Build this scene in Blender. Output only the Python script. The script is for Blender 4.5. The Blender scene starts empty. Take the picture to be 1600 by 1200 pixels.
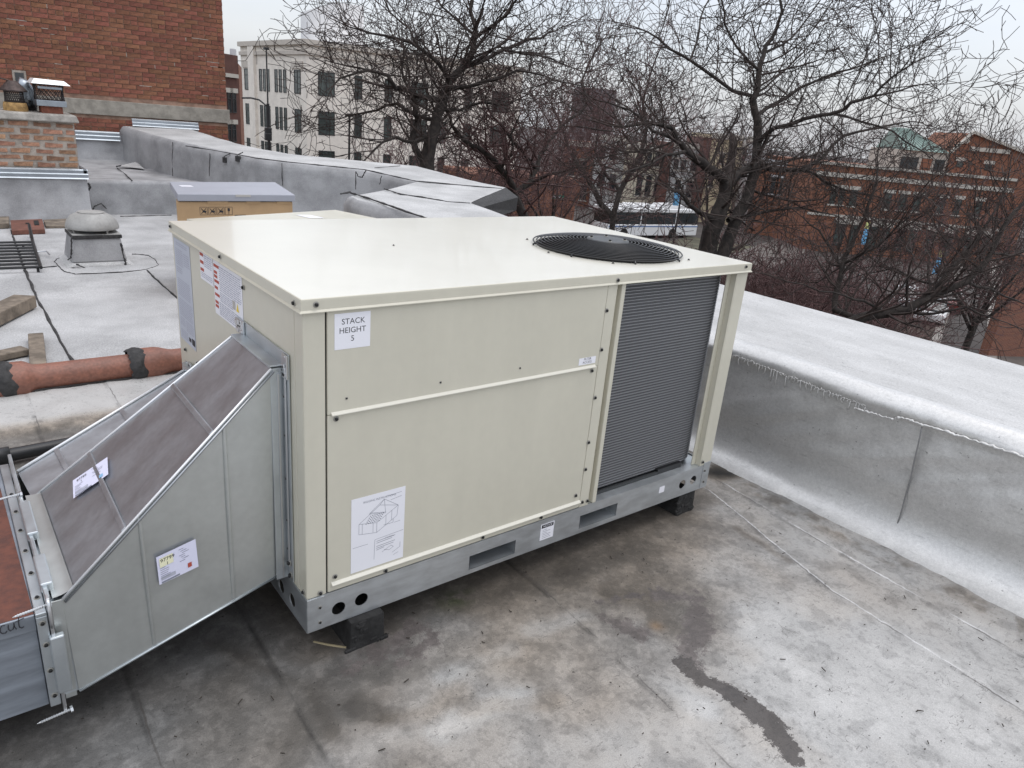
import bpy, bmesh, math, random
import numpy as np
from mathutils import Vector, Matrix

random.seed(7)
NPR = np.random.RandomState(11)
SC = bpy.context.scene
COL = SC.collection
R_ = math.radians

# ------------------------------------------------------------------ camera
CAM = np.array([-0.71406487, -1.73901459, 1.64942121])
YAW, PITCH, ROLL, FPX = 0.689411069, 0.351064887, 0.0907023831, 1128.638
def _rot():
    f = np.array([math.cos(PITCH)*math.sin(YAW), math.cos(PITCH)*math.cos(YAW), -math.sin(PITCH)])
    r = np.array([math.cos(YAW), -math.sin(YAW), 0.0]); u = np.cross(r, f)
    return np.array([math.cos(ROLL)*r+math.sin(ROLL)*u, -math.sin(ROLL)*r+math.cos(ROLL)*u, f])
RM = _rot()
cd = bpy.data.cameras.new('camera'); cam = bpy.data.objects.new('camera', cd); COL.objects.link(cam)
cd.sensor_width = 36.0; cd.lens = 36.0*FPX/1600.0; cd.clip_start = 0.05; cd.clip_end = 3000.0
M = Matrix(((RM[0][0], RM[1][0], -RM[2][0], CAM[0]), (RM[0][1], RM[1][1], -RM[2][1], CAM[1]),
            (RM[0][2], RM[1][2], -RM[2][2], CAM[2]), (0, 0, 0, 1)))
cam.matrix_world = M
SC.camera = cam

# ------------------------------------------------------------------ world, sun, exposure
SUN_EL, SUN_AZ = R_(72), R_(120)        # azimuth from +Y towards +X
w = bpy.data.worlds.new('World'); SC.world = w; w.use_nodes = True
nt = w.node_tree; nt.nodes.clear()
out = nt.nodes.new('ShaderNodeOutputWorld')
sky = nt.nodes.new('ShaderNodeTexSky'); sky.sky_type = 'NISHITA'; sky.sun_disc = False
sky.sun_elevation = SUN_EL; sky.sun_rotation = SUN_AZ; sky.dust_density = 3.0
b1 = nt.nodes.new('ShaderNodeBackground'); b1.inputs[1].default_value = 0.05
nt.links.new(sky.outputs[0], b1.inputs[0])
tc = nt.nodes.new('ShaderNodeTexCoord')
mp = nt.nodes.new('ShaderNodeMapping'); mp.inputs['Scale'].default_value = (1.3, 1.3, 5.0)
nt.links.new(tc.outputs['Generated'], mp.inputs[0])
nz = nt.nodes.new('ShaderNodeTexNoise'); nz.inputs['Scale'].default_value = 1.6; nz.inputs['Detail'].default_value = 5
nt.links.new(mp.outputs[0], nz.inputs['Vector'])
rp = nt.nodes.new('ShaderNodeValToRGB')
rp.color_ramp.elements[0].position = 0.32; rp.color_ramp.elements[0].color = (0.60, 0.625, 0.675, 1)
rp.color_ramp.elements[1].position = 0.68; rp.color_ramp.elements[1].color = (0.73, 0.735, 0.755, 1)
nt.links.new(nz.outputs[0], rp.inputs[0])
sx = nt.nodes.new('ShaderNodeSeparateXYZ'); nt.links.new(tc.outputs['Generated'], sx.inputs[0])
ma = nt.nodes.new('ShaderNodeMath'); ma.operation = 'MULTIPLY_ADD'; ma.use_clamp = False   # overcast: zenith brighter than horizon
mc = nt.nodes.new('ShaderNodeMath'); mc.operation = 'MAXIMUM'; mc.inputs[1].default_value = 0.0
nt.links.new(sx.outputs[2], mc.inputs[0]); nt.links.new(mc.outputs[0], ma.inputs[0])
ma.inputs[1].default_value = 1.25; ma.inputs[2].default_value = 0.80
b2 = nt.nodes.new('ShaderNodeBackground'); nt.links.new(rp.outputs[0], b2.inputs[0]); nt.links.new(ma.outputs[0], b2.inputs[1])
ad = nt.nodes.new('ShaderNodeAddShader'); nt.links.new(b1.outputs[0], ad.inputs[0]); nt.links.new(b2.outputs[0], ad.inputs[1])
nt.links.new(ad.outputs[0], out.inputs[0])
sl = bpy.data.lights.new('sun', 'SUN'); sl.energy = 0.5; sl.angle = R_(35); sl.color = (1.0, 0.97, 0.93)
so = bpy.data.objects.new('sun', sl); COL.objects.link(so)
sd = Vector((math.cos(SUN_EL)*math.sin(SUN_AZ), math.cos(SUN_EL)*math.cos(SUN_AZ), math.sin(SUN_EL)))
so.rotation_euler = sd.to_track_quat('Z', 'Y').to_euler(); so.location = (0, 0, 40)
SC.view_settings.view_transform = 'Standard'; SC.view_settings.look = 'None'
SC.view_settings.gamma = 1.0; SC.view_settings.use_curve_mapping = False
SC.view_settings.exposure = 0.12

# ------------------------------------------------------------------ places on known planes
def ray(x, y):
    return RM.T @ np.array([(x-800)/FPX, (600-y)/FPX, 1.0])
def on_z(x, y, z=0.0):
    d = ray(x, y); return CAM+(z-CAM[2])/d[2]*d
def on_x(x, y, X=0.0):
    d = ray(x, y); return CAM+(X-CAM[0])/d[0]*d
def on_y(x, y, Y=0.0):
    d = ray(x, y); return CAM+(Y-CAM[1])/d[1]*d
def far(x, y, dep):
    return CAM+dep*ray(x, y)
def depth(p):
    return float(RM[2] @ (np.asarray(p, float)-CAM))
def lerp(a, b, t):
    return a+(b-a)*t

# ------------------------------------------------------------------ materials
MATS = {}
def mat(name, col, rough=0.6, metal=0.0, var=0.0, vscale=8.0, bump=0.0, bscale=60.0, coat=0.0, spec=0.5, rvar=0.0,
        col2=None, vdet=5.0, stretch=None, objrand=0.0, speck=0.0, speckscale=200.0, lo=.38, hi=.62):
    m = bpy.data.materials.new(name); m.use_nodes = True; n = m.node_tree; L = n.links
    bs = n.nodes['Principled BSDF']
    bs.inputs['Base Color'].default_value = (*col, 1); bs.inputs['Roughness'].default_value = rough
    bs.inputs['Metallic'].default_value = metal; bs.inputs['Specular IOR Level'].default_value = spec
    bs.inputs['Coat Weight'].default_value = coat; bs.inputs['Coat Roughness'].default_value = 0.08
    t = n.nodes.new('ShaderNodeTexCoord'); src = t.outputs['Object']
    if stretch:
        mpn = n.nodes.new('ShaderNodeMapping'); mpn.inputs['Scale'].default_value = stretch
        L.new(src, mpn.inputs[0]); src = mpn.outputs[0]
    cur = None
    if var > 0 or col2:
        a = n.nodes.new('ShaderNodeTexNoise'); a.inputs['Scale'].default_value = vscale; a.inputs['Detail'].default_value = vdet
        a.inputs['Roughness'].default_value = 0.62
        L.new(src, a.inputs['Vector'])
        r = n.nodes.new('ShaderNodeValToRGB'); r.color_ramp.elements[0].position = lo; r.color_ramp.elements[1].position = hi
        c0 = col2 if col2 else tuple(c*(1-var) for c in col); c1 = col if col2 else tuple(min(1, c*(1+var)) for c in col)
        r.color_ramp.elements[0].color = (*c0, 1); r.color_ramp.elements[1].color = (*c1, 1)
        L.new(a.outputs[0], r.inputs[0]); cur = r.outputs[0]
        if rvar > 0:
            mr = n.nodes.new('ShaderNodeMapRange'); mr.inputs[1].default_value = 0.3; mr.inputs[2].default_value = 0.7
            mr.inputs[3].default_value = max(0.02, rough-rvar); mr.inputs[4].default_value = min(1, rough+rvar)
            L.new(a.outputs[0], mr.inputs[0]); L.new(mr.outputs[0], bs.inputs['Roughness'])
    if speck > 0:
        a2 = n.nodes.new('ShaderNodeTexNoise'); a2.inputs['Scale'].default_value = speckscale; a2.inputs['Detail'].default_value = 2
        L.new(t.outputs['Object'], a2.inputs['Vector'])
        mr2 = n.nodes.new('ShaderNodeMapRange'); mr2.inputs[1].default_value = 0.3; mr2.inputs[2].default_value = 0.7
        mr2.inputs[3].default_value = 1-speck; mr2.inputs[4].default_value = 1+speck; L.new(a2.outputs[0], mr2.inputs[0])
        hs = n.nodes.new('ShaderNodeHueSaturation'); L.new(mr2.outputs[0], hs.inputs['Value'])
        if cur: L.new(cur, hs.inputs['Color'])
        else: hs.inputs['Color'].default_value = (*col, 1)
        cur = hs.outputs[0]
    if objrand > 0:
        oi = n.nodes.new('ShaderNodeObjectInfo'); gi = n.nodes.new('ShaderNodeNewGeometry')
        s = n.nodes.new('ShaderNodeMath'); s.operation = 'ADD'; L.new(oi.outputs['Random'], s.inputs[0]); L.new(gi.outputs['Random Per Island'], s.inputs[1])
        fr = n.nodes.new('ShaderNodeMath'); fr.operation = 'FRACT'; L.new(s.outputs[0], fr.inputs[0])
        mr3 = n.nodes.new('ShaderNodeMapRange'); mr3.inputs[3].default_value = 1-objrand; mr3.inputs[4].default_value = 1+objrand
        L.new(fr.outputs[0], mr3.inputs[0])
        mh = n.nodes.new('ShaderNodeMath'); mh.operation = 'MULTIPLY'; mh.inputs[1].default_value = 7.31; L.new(fr.outputs[0], mh.inputs[0])
        fh = n.nodes.new('ShaderNodeMath'); fh.operation = 'FRACT'; L.new(mh.outputs[0], fh.inputs[0])
        mr4 = n.nodes.new('ShaderNodeMapRange'); mr4.inputs[3].default_value = 0.488; mr4.inputs[4].default_value = 0.512
        L.new(fh.outputs[0], mr4.inputs[0])
        hs = n.nodes.new('ShaderNodeHueSaturation'); L.new(mr3.outputs[0], hs.inputs['Value']); L.new(mr4.outputs[0], hs.inputs['Hue'])
        if cur: L.new(cur, hs.inputs['Color'])
        else: hs.inputs['Color'].default_value = (*col, 1)
        cur = hs.outputs[0]
    if cur: L.new(cur, bs.inputs['Base Color'])
    if bump > 0:
        a = n.nodes.new('ShaderNodeTexNoise'); a.inputs['Scale'].default_value = bscale; a.inputs['Detail'].default_value = 4
        L.new(src, a.inputs['Vector'])
        bp = n.nodes.new('ShaderNodeBump'); bp.inputs['Strength'].default_value = bump; bp.inputs['Distance'].default_value = 0.01
        L.new(a.outputs[0], bp.inputs['Height']); L.new(bp.outputs[0], bs.inputs['Normal'])
    MATS[name] = m
    return m

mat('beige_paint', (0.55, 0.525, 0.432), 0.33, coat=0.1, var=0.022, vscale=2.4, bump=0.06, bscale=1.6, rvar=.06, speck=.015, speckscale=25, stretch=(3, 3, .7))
mat('beige_lit_lid', (0.66, 0.64, 0.56), 0.34, coat=0.35, var=0.02, vscale=3, bump=0.015, bscale=3.5)  # same beige as the cabinet, lightened to paint in sky light on the lid
mat('beige_edge', (0.62, 0.60, 0.52), 0.4)
mat('galvanized', (0.56, 0.60, 0.62), 0.36, metal=0.85, var=0.10, vscale=5, bump=0.03, bscale=4, rvar=0.08)
mat('galvanized_rail', (0.50, 0.525, 0.54), 0.40, metal=0.75, var=0.10, vscale=9, rvar=0.08, stretch=(1, 1, 3))
mat('duct_side', (0.53, 0.55, 0.535), 0.36, metal=0.75, var=0.06, vscale=3, speck=.035, speckscale=45, bump=0.05, bscale=2.5, rvar=0.06)
mat('duct_top', (0.44, 0.455, 0.475), 0.36, metal=0.85, var=0.05, vscale=7, bump=0.03, bscale=3, rvar=0.05, stretch=(1, 2, 1), speck=.05, speckscale=60)
mat('bright_edge', (0.86, 0.87, 0.88), 0.35, metal=0.35)
mat('black_metal', (0.014, 0.014, 0.015), 0.34, metal=0.1)
mat('black_hole', (0.01, 0.01, 0.01), 0.8)
mat('screw_black', (0.015, 0.015, 0.015), 0.35, metal=0.4)
mat('washer', (0.32, 0.31, 0.28), 0.5, metal=0.3)
mat('steel', (0.62, 0.63, 0.64), 0.3, metal=0.95)
mat('coil_fin', (0.11, 0.11, 0.115), 0.55, metal=0.3, bump=0.3, bscale=400, stretch=(6, 6, .4))
mat('coil_tube', (0.30, 0.305, 0.315), 0.45, metal=0.6)
mat('hub_grey', (0.075, 0.078, 0.08), 0.45, metal=0.4)
mat('label_white', (0.78, 0.78, 0.82), 0.45)
mat('label_grey', (0.50, 0.53, 0.60), 0.4, metal=0.2)
mat('label_lilac', (0.70, 0.70, 0.84), 0.4)
mat('label_yellow', (0.80, 0.78, 0.55), 0.5)
mat('ink_black', (0.02, 0.02, 0.025), 0.6)
mat('ink_grey', (0.22, 0.23, 0.27), 0.6)
mat('ink_pale', (0.42, 0.43, 0.50), 0.6)
mat('ink_red', (0.42, 0.08, 0.05), 0.6)
mat('ink_yellow', (0.80, 0.60, 0.05), 0.6)
mat('ink_blue', (0.25, 0.45, 0.65), 0.6)
mat('cream_sign', (0.72, 0.72, 0.68), 0.6)
mat('rust_top', (0.145, 0.050, 0.032), 0.8, col2=(0.085, 0.034, 0.026), vscale=22, bump=0.25, bscale=50, vdet=8)
mat('old_duct', (0.30, 0.33, 0.37), 0.45, metal=0.6, var=0.18, vscale=5, rvar=0.1, stretch=(.6, 1, 4))
mat('block', (0.018, 0.0175, 0.017), 0.85, var=0.4, vscale=20, bump=0.4, bscale=40)
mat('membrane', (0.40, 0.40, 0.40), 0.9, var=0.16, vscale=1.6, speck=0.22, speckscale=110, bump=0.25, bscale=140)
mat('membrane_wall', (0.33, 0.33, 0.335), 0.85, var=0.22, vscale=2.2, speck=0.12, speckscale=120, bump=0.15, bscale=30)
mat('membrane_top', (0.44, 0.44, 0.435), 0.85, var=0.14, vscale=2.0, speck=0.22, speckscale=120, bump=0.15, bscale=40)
mat('tar', (0.035, 0.034, 0.034), 0.7, var=0.4, vscale=30, bump=0.3, bscale=60)
mat('silver_flat', (0.55, 0.55, 0.55), 0.5, metal=0.25, var=0.16, vscale=3, speck=0.12, speckscale=90, bump=0.2, bscale=60)
mat('seam_grey', (0.20, 0.20, 0.20), 0.6)
mat('bead', (0.66, 0.665, 0.67), 0.38, metal=0.4, bump=0.2, bscale=40)
mat('brick', (0.220, 0.088, 0.053), 0.88, var=0.22, vscale=18, bump=0.3, bscale=60, objrand=0.20)
mat('mortar', (0.30, 0.19, 0.14), 0.95, var=0.3, vscale=6, bump=0.3, bscale=60)
mat('old_brick', (0.30, 0.165, 0.105), 0.9, var=0.30, vscale=16, bump=0.6, bscale=50, objrand=0.38)
mat('old_mortar', (0.36, 0.315, 0.27), 0.95, var=0.18, vscale=12, bump=0.6, bscale=40)
mat('concrete', (0.30, 0.275, 0.235), 0.9, var=0.18, vscale=9, bump=0.3, bscale=40)
mat('cap_stone', (0.33, 0.31, 0.28), 0.9, var=0.28, vscale=8, bump=0.6, bscale=25)
mat('zinc', (0.36, 0.40, 0.44), 0.36, metal=0.75, var=0.08, vscale=6)
mat('stainless', (0.85, 0.85, 0.84), 0.45, metal=0.35)
mat('wire_dark', (0.05, 0.042, 0.04), 0.6, metal=0.4)
mat('cap_brown', (0.075, 0.055, 0.05), 0.6, metal=0.4, var=0.3, vscale=20)
mat('clay_yellow', (0.36, 0.22, 0.085), 0.8, var=0.3, vscale=20, bump=0.3)
mat('clay_red', (0.22, 0.075, 0.045), 0.8, var=0.2, vscale=20)
mat('terracotta', (0.27, 0.115, 0.078), 0.5, var=0.2, vscale=9, bump=0.3, bscale=50, col2=(0.21, 0.095, 0.068), speck=.15, speckscale=70)
mat('vent_grey', (0.33, 0.325, 0.31), 0.6, var=0.12, vscale=10, speck=.05, speckscale=60)
mat('wood', (0.19, 0.155, 0.12), 0.85, var=0.35, vscale=9, bump=0.5, bscale=30, stretch=(1, 1, 1))
mat('brown_board', (0.16, 0.065, 0.045), 0.7, var=0.2, vscale=9)
mat('cardboard', (0.43, 0.285, 0.155), 0.8, var=0.06, vscale=6)
mat('grey_case', (0.33, 0.34, 0.38), 0.55, var=0.03, vscale=5)
mat('conduit', (0.02, 0.021, 0.023), 0.4)
mat('limestone', (0.80, 0.74, 0.66), 0.85, var=0.07, vscale=0.9, speck=0.04, speckscale=6)
mat('limestone_trim', (0.55, 0.50, 0.44), 0.85, var=0.06, vscale=2)
mat('glass_dark', (0.022, 0.027, 0.030), 0.12, var=0.4, vscale=1.2, spec=0.8)
mat('glass_green', (0.045, 0.060, 0.055), 0.15, var=0.5, vscale=1.5, spec=0.8)
mat('frame_dark', (0.03, 0.032, 0.033), 0.5)
mat('frame_pale', (0.45, 0.43, 0.40), 0.7)
mat('far_brick', (0.210, 0.092, 0.056), 0.9, var=0.12, vscale=2.5, speck=0.1, speckscale=9)
mat('far_brick_dark', (0.10, 0.045, 0.035), 0.9, var=0.15, vscale=2)
mat('far_cream', (0.52, 0.47, 0.37), 0.9, var=0.1, vscale=2)
mat('far_grey', (0.44, 0.44, 0.43), 0.9, var=0.1, vscale=2)
mat('far_yellow', (0.54, 0.46, 0.31), 0.9, var=0.1, vscale=2)
mat('far_white', (0.52, 0.52, 0.53), 0.9, var=0.08, vscale=2)
mat('pale_panel', (0.78, 0.78, 0.79), 0.8)
mat('far_trim', (0.46, 0.43, 0.38), 0.9)
mat('copper_green', (0.22, 0.29, 0.26), 0.7, var=0.12, vscale=2)
mat('hazed_block_grey', (0.17, 0.15, 0.155), 0.8, var=0.2, vscale=2)  # grey of the far block, lightened to paint in distance haze
mat('bark', (0.050, 0.040, 0.034), 0.9, var=0.45, vscale=9, bump=0.6, bscale=30, col2=(0.022, 0.018, 0.016))
mat('twig', (0.050, 0.036, 0.031), 0.85, var=0.4, vscale=3)
mat('twig_red', (0.095, 0.050, 0.047), 0.85, var=0.35, vscale=2)
mat('asphalt', (0.055, 0.047, 0.043), 0.9, var=0.2, vscale=0.5, speck=.1, speckscale=8)
mat('sidewalk', (0.11, 0.095, 0.085), 0.9, var=0.15, vscale=0.8)
mat('kerb', (0.24, 0.22, 0.20), 0.9, var=0.15, vscale=2)
mat('soil', (0.065, 0.048, 0.038), 0.95, var=0.4, vscale=0.8, bump=0.3, bscale=6)
mat('lawn', (0.075, 0.070, 0.045), 0.95, var=0.35, vscale=1.2)
mat('bus_white', (0.72, 0.72, 0.72), 0.35, coat=.3)
mat('bus_blue', (0.08, 0.16, 0.34), 0.4)
mat('car_white', (0.70, 0.70, 0.70), 0.25, coat=.6)
mat('car_red', (0.16, 0.035, 0.03), 0.25, coat=.6)
mat('car_grey', (0.22, 0.23, 0.24), 0.25, coat=.6)
mat('rubber', (0.015, 0.015, 0.015), 0.8)
mat('pole_black', (0.012, 0.012, 0.013), 0.5)
mat('banner_blue', (0.16, 0.42, 0.68), 0.7)
mat('banner_yellow', (0.60, 0.62, 0.25), 0.7)
mat('sign_green', (0.03, 0.25, 0.16), 0.6)
mat('straw', (0.30, 0.25, 0.15), 0.8)
mat('leaf_dark', (0.04, 0.032, 0.025), 0.9)

# ------------------------------------------------------------------ mesh helpers
def base_of(parent):
    o = Vector((0, 0, 0)); p = parent
    while p is not None:
        o += p.location; p = p.parent
    return o
class MB:
    def __init__(s): s.v = []; s.f = []; s.m = []; s.mi = 0
    def add(s, vs, fs):
        b = len(s.v); s.v += [tuple(map(float, v)) for v in vs]
        for f in fs: s.f.append(tuple(b+i for i in f)); s.m.append(s.mi)
        return s
    def box(s, a, b):
        x0, y0, z0 = a; x1, y1, z1 = b
        if x0 > x1: x0, x1 = x1, x0
        if y0 > y1: y0, y1 = y1, y0
        if z0 > z1: z0, z1 = z1, z0
        return s.hexa([(x0, y0, z0), (x1, y0, z0), (x1, y1, z0), (x0, y1, z0)], [(x0, y0, z1), (x1, y0, z1), (x1, y1, z1), (x0, y1, z1)])
    def hexa(s, lo, hi):
        return s.add(list(lo)+list(hi), [(3, 2, 1, 0), (4, 5, 6, 7), (0, 1, 5, 4), (1, 2, 6, 5), (2, 3, 7, 6), (3, 0, 4, 7)])
    def obox(s, c, u, v, w):      # centre and three half-axis vectors
        c, u, v, w = map(np.asarray, (c, u, v, w))
        return s.hexa([c-u-v-w, c+u-v-w, c+u+v-w, c-u+v-w], [c-u-v+w, c+u-v+w, c+u+v+w, c-u+v+w])
    def prism(s, poly, z0, z1):
        n = len(poly)
        return s.add([(x, y, z0) for x, y in poly]+[(x, y, z1) for x, y in poly],
                     [tuple(range(n-1, -1, -1)), tuple(range(n, 2*n))]+[(i, (i+1) % n, n+(i+1) % n, n+i) for i in range(n)])
    def tube(s, path, r, n=8, caps=True):
        path = [np.asarray(p, float) for p in path]; k = len(path)
        rr = r if hasattr(r, '__len__') else [r]*k
        vs = []; ref = None
        for i, p in enumerate(path):
            d = path[min(i+1, k-1)]-path[max(i-1, 0)]; d = d/(np.linalg.norm(d)+1e-12)
            if ref is None:
                ref = np.array([0, 0, 1.0]) if abs(d[2]) < .9 else np.array([1.0, 0, 0])
            u = np.cross(d, ref); u /= np.linalg.norm(u)+1e-12; ref = np.cross(u, d); v = ref
            for j in range(n):
                a = 2*math.pi*j/n; vs.append(p+rr[i]*(math.cos(a)*u+math.sin(a)*v))
        fs = [(i*n+j, i*n+(j+1) % n, (i+1)*n+(j+1) % n, (i+1)*n+j) for i in range(k-1) for j in range(n)]
        if caps: fs += [tuple(range(n-1, -1, -1)), tuple((k-1)*n+j for j in range(n))]
        return s.add(vs, fs)
    def lathe(s, c, prof, n=32, sq=None):
        vs = []; k = len(prof)
        for r, z in prof:
            for j in range(n):
                a = 2*math.pi*j/n; vs.append((c[0]+r*math.cos(a), c[1]+r*math.sin(a), c[2]+z))
        fs = [(i*n+j, i*n+(j+1) % n, (i+1)*n+(j+1) % n, (i+1)*n+j) for i in range(k-1) for j in range(n)]
        fs += [tuple(range(n-1, -1, -1)), tuple((k-1)*n+j for j in range(n))]
        return s.add(vs, fs)
    def strip(s, pts, width, z=0.0, up=(0, 0, 1)):   # flat ribbon on a level surface
        pts = [np.asarray(p, float) for p in pts]; vs = []; k = len(pts)
        for i, p in enumerate(pts):
            d = pts[min(i+1, k-1)]-pts[max(i-1, 0)]; nn = np.cross(np.asarray(up, float), d); nn /= np.linalg.norm(nn)+1e-9
            wd = width[i] if hasattr(width, '__len__') else width
            vs += [p+nn*wd/2, p-nn*wd/2]
        return s.add(vs, [(2*i, 2*i+1, 2*i+3, 2*i+2) for i in range(k-1)])
    def build(s, name, mats, parent=None, smooth=False, bevel=0.0, seg=2, kind=None, solid=0.0):
        me = bpy.data.meshes.new(name)
        o = Vector((0, 0, 0)) if parent is None else base_of(parent)
        me.from_pydata([(v[0]-o.x, v[1]-o.y, v[2]-o.z) for v in s.v], [], s.f)
        ml = mats if isinstance(mats, (list, tuple)) else [mats]
        for x in ml: me.materials.append(MATS[x])
        if len(ml) > 1: me.polygons.foreach_set('material_index', s.m)
        if smooth: me.polygons.foreach_set('use_smooth', [True]*len(me.polygons))
        me.update()
        ob = bpy.data.objects.new(name, me); COL.objects.link(ob)
        if parent is not None: ob.parent = parent
        if solid:
            md = ob.modifiers.new('solid', 'SOLIDIFY'); md.thickness = solid; md.offset = -1
        if bevel:
            md = ob.modifiers.new('bevel', 'BEVEL'); md.width = bevel; md.segments = seg; md.limit_method = 'ANGLE'; md.harden_normals = False
        if kind: ob['kind'] = kind
        return ob
def bx(name, a, b, m, parent=None, bevel=0.0, **k): return MB().box(a, b).build(name, m, parent, bevel=bevel, **k)
def tag(o, label, cat, group=None, kind=None):
    o['label'] = label; o['category'] = cat
    if group: o['group'] = group
    if kind: o['kind'] = kind
    return o
def thing(name, loc, label, cat, group=None):
    o = bpy.data.objects.new(name, None); COL.objects.link(o); o.location = loc; o.empty_display_size = 0.2
    return tag(o, label, cat, group)
def struct(o): o['kind'] = 'structure'; return o
def link_copy(name, me, loc, parent, rot=None, scale=None):
    ob = bpy.data.objects.new(name, me); COL.objects.link(ob); ob.parent = parent
    ob.location = Vector(loc)-base_of(parent)
    if rot: ob.rotation_euler = rot
    if scale: ob.scale = scale
    return ob
def plate(cells, o, u, v):
    """sheet made of rectangular cells (x0,x1,z0,z1,hole); hole = None, ('c',cx,cz,r) or ('r',x0,x1,z0,z1)"""
    mb = MB(); o, u, v = map(lambda q: np.asarray(q, float), (o, u, v))
    P = lambda a, b: o+u*a+v*b
    for x0, x1, z0, z1, h in cells:
        if h is None:
            mb.add([P(x0, z0), P(x1, z0), P(x1, z1), P(x0, z1)], [(0, 1, 2, 3)]); continue
        if h[0] == 'c':
            _, cx, cz, r = h; N = 48
            ang = sorted([2*math.pi*i/N for i in range(N)]+[math.atan2(zz-cz, xx-cx) % (2*math.pi) for xx in (x0, x1) for zz in (z0, z1)])
            inn = [(cx+r*math.cos(a), cz+r*math.sin(a)) for a in ang]; outp = []
            for a in ang:
                c, s_ = math.cos(a), math.sin(a); t = 1e9
                if c > 1e-9: t = min(t, (x1-cx)/c)
                if c < -1e-9: t = min(t, (x0-cx)/c)
                if s_ > 1e-9: t = min(t, (z1-cz)/s_)
                if s_ < -1e-9: t = min(t, (z0-cz)/s_)
                outp.append((cx+t*c, cz+t*s_))
        else:
            _, a0, a1, c0, c1 = h
            inn = [(a0, c0), (a1, c0), (a1, c1), (a0, c1)]; outp = [(x0, z0), (x1, z0), (x1, z1), (x0, z1)]
        n = len(inn)
        mb.add([P(*q) for q in outp]+[P(*q) for q in inn], [(i, (i+1) % n, n+(i+1) % n, n+i) for i in range(n)])
    return mb
_TX = {}
def text_geo(s, space=1.0):
    if (s, space) in _TX: return _TX[(s, space)]
    c = bpy.data.curves.new('t', 'FONT'); c.body = s; c.size = 1.0; c.align_x = 'CENTER'; c.align_y = 'CENTER'; c.space_line = 0.85*space; c.resolution_u = 3
    ob = bpy.data.objects.new('t', c); COL.objects.link(ob)
    dg = bpy.context.evaluated_depsgraph_get(); dg.update()
    me = ob.evaluated_get(dg).to_mesh()
    g = ([tuple(v.co) for v in me.vertices], [tuple(p.vertices) for p in me.polygons])
    ob.evaluated_get(dg).to_mesh_clear(); bpy.data.objects.remove(ob); bpy.data.curves.remove(c)
    _TX[(s, space)] = g
    return g
def put_text(mb, s, o, u, v, size, sx_=1.0):
    vs, fs = text_geo(s); o, u, v = map(lambda q: np.asarray(q, float), (o, u, v))
    mb.add([o+u*x*size*sx_+v*y*size for x, y, _ in vs], fs)
def rect(mb, o, u, v, a0, a1, b0, b1):
    o, u, v = map(lambda q: np.asarray(q, float), (o, u, v))
    mb.add([o+u*a0+v*b0, o+u*a1+v*b0, o+u*a1+v*b1, o+u*a0+v*b1], [(0, 1, 2, 3)])
def pline(mb, o, u, v, a, b, wd):
    a = np.asarray(a, float); b = np.asarray(b, float); d = b-a; n = np.array([-d[1], d[0]]); n /= np.linalg.norm(n)+1e-9; n *= wd/2
    o, u, v = map(lambda q: np.asarray(q, float), (o, u, v))
    mb.add([o+u*q[0]+v*q[1] for q in (a-n, b-n, b+n, a+n)], [(0, 1, 2, 3)])

# value noise in numpy
def vnoise(x, y, seed=0):
    xi = np.floor(x).astype(np.int64); yi = np.floor(y).astype(np.int64); fx = x-xi; fy = y-yi
    fx = fx*fx*(3-2*fx); fy = fy*fy*(3-2*fy)
    def h(a, b):
        n = (a*374761393+b*668265263+seed*1442695041) & 0x7fffffff
        n = (n ^ (n >> 13))*1274126177 & 0x7fffffff
        return ((n ^ (n >> 16)) & 0xffff)/65535.0
    return (h(xi, yi)*(1-fx)+h(xi+1, yi)*fx)*(1-fy)+(h(xi, yi+1)*(1-fx)+h(xi+1, yi+1)*fx)*fy
def fbm(x, y, oct=5, seed=0, gain=.5):
    s = 0*x; a = 1.0; t = 0
    for i in range(oct):
        s = s+a*vnoise(x*2**i, y*2**i, seed+i*17); t += a; a *= gain
    return s/t
def sstep(a, b, x):
    t = np.clip((x-a)/(b-a), 0, 1); return t*t*(3-2*t)
def grid_mesh(name, V, nr, nc, m, parent=None, smooth=True, attrs=None):
    me = bpy.data.meshes.new(name); o = Vector((0, 0, 0)) if parent is None else base_of(parent)
    V = np.asarray(V, np.float32).reshape(-1, 3)-np.array(o, np.float32)
    i = np.arange(nr-1)[:, None]*nc+np.arange(nc-1)[None, :]
    F = np.stack([i, i+1, i+nc+1, i+nc], -1).reshape(-1, 4)
    me.vertices.add(len(V)); me.vertices.foreach_set('co', V.ravel())
    me.loops.add(F.size); me.loops.foreach_set('vertex_index', F.ravel().astype(np.int32))
    me.polygons.add(len(F)); me.polygons.foreach_set('loop_start', np.arange(0, F.size, 4, dtype=np.int32))
    me.update(calc_edges=True)
    if smooth: me.polygons.foreach_set('use_smooth', np.ones(len(F), bool))
    for k, a in (attrs or {}).items():
        at = me.attributes.new(k, 'FLOAT', 'POINT'); at.data.foreach_set('value', np.asarray(a, np.float32).ravel())
    me.materials.append(MATS[m] if isinstance(m, str) else m); me.validate()
    ob = bpy.data.objects.new(name, me); COL.objects.link(ob)
    if parent is not None: ob.parent = parent
    return ob

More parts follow.
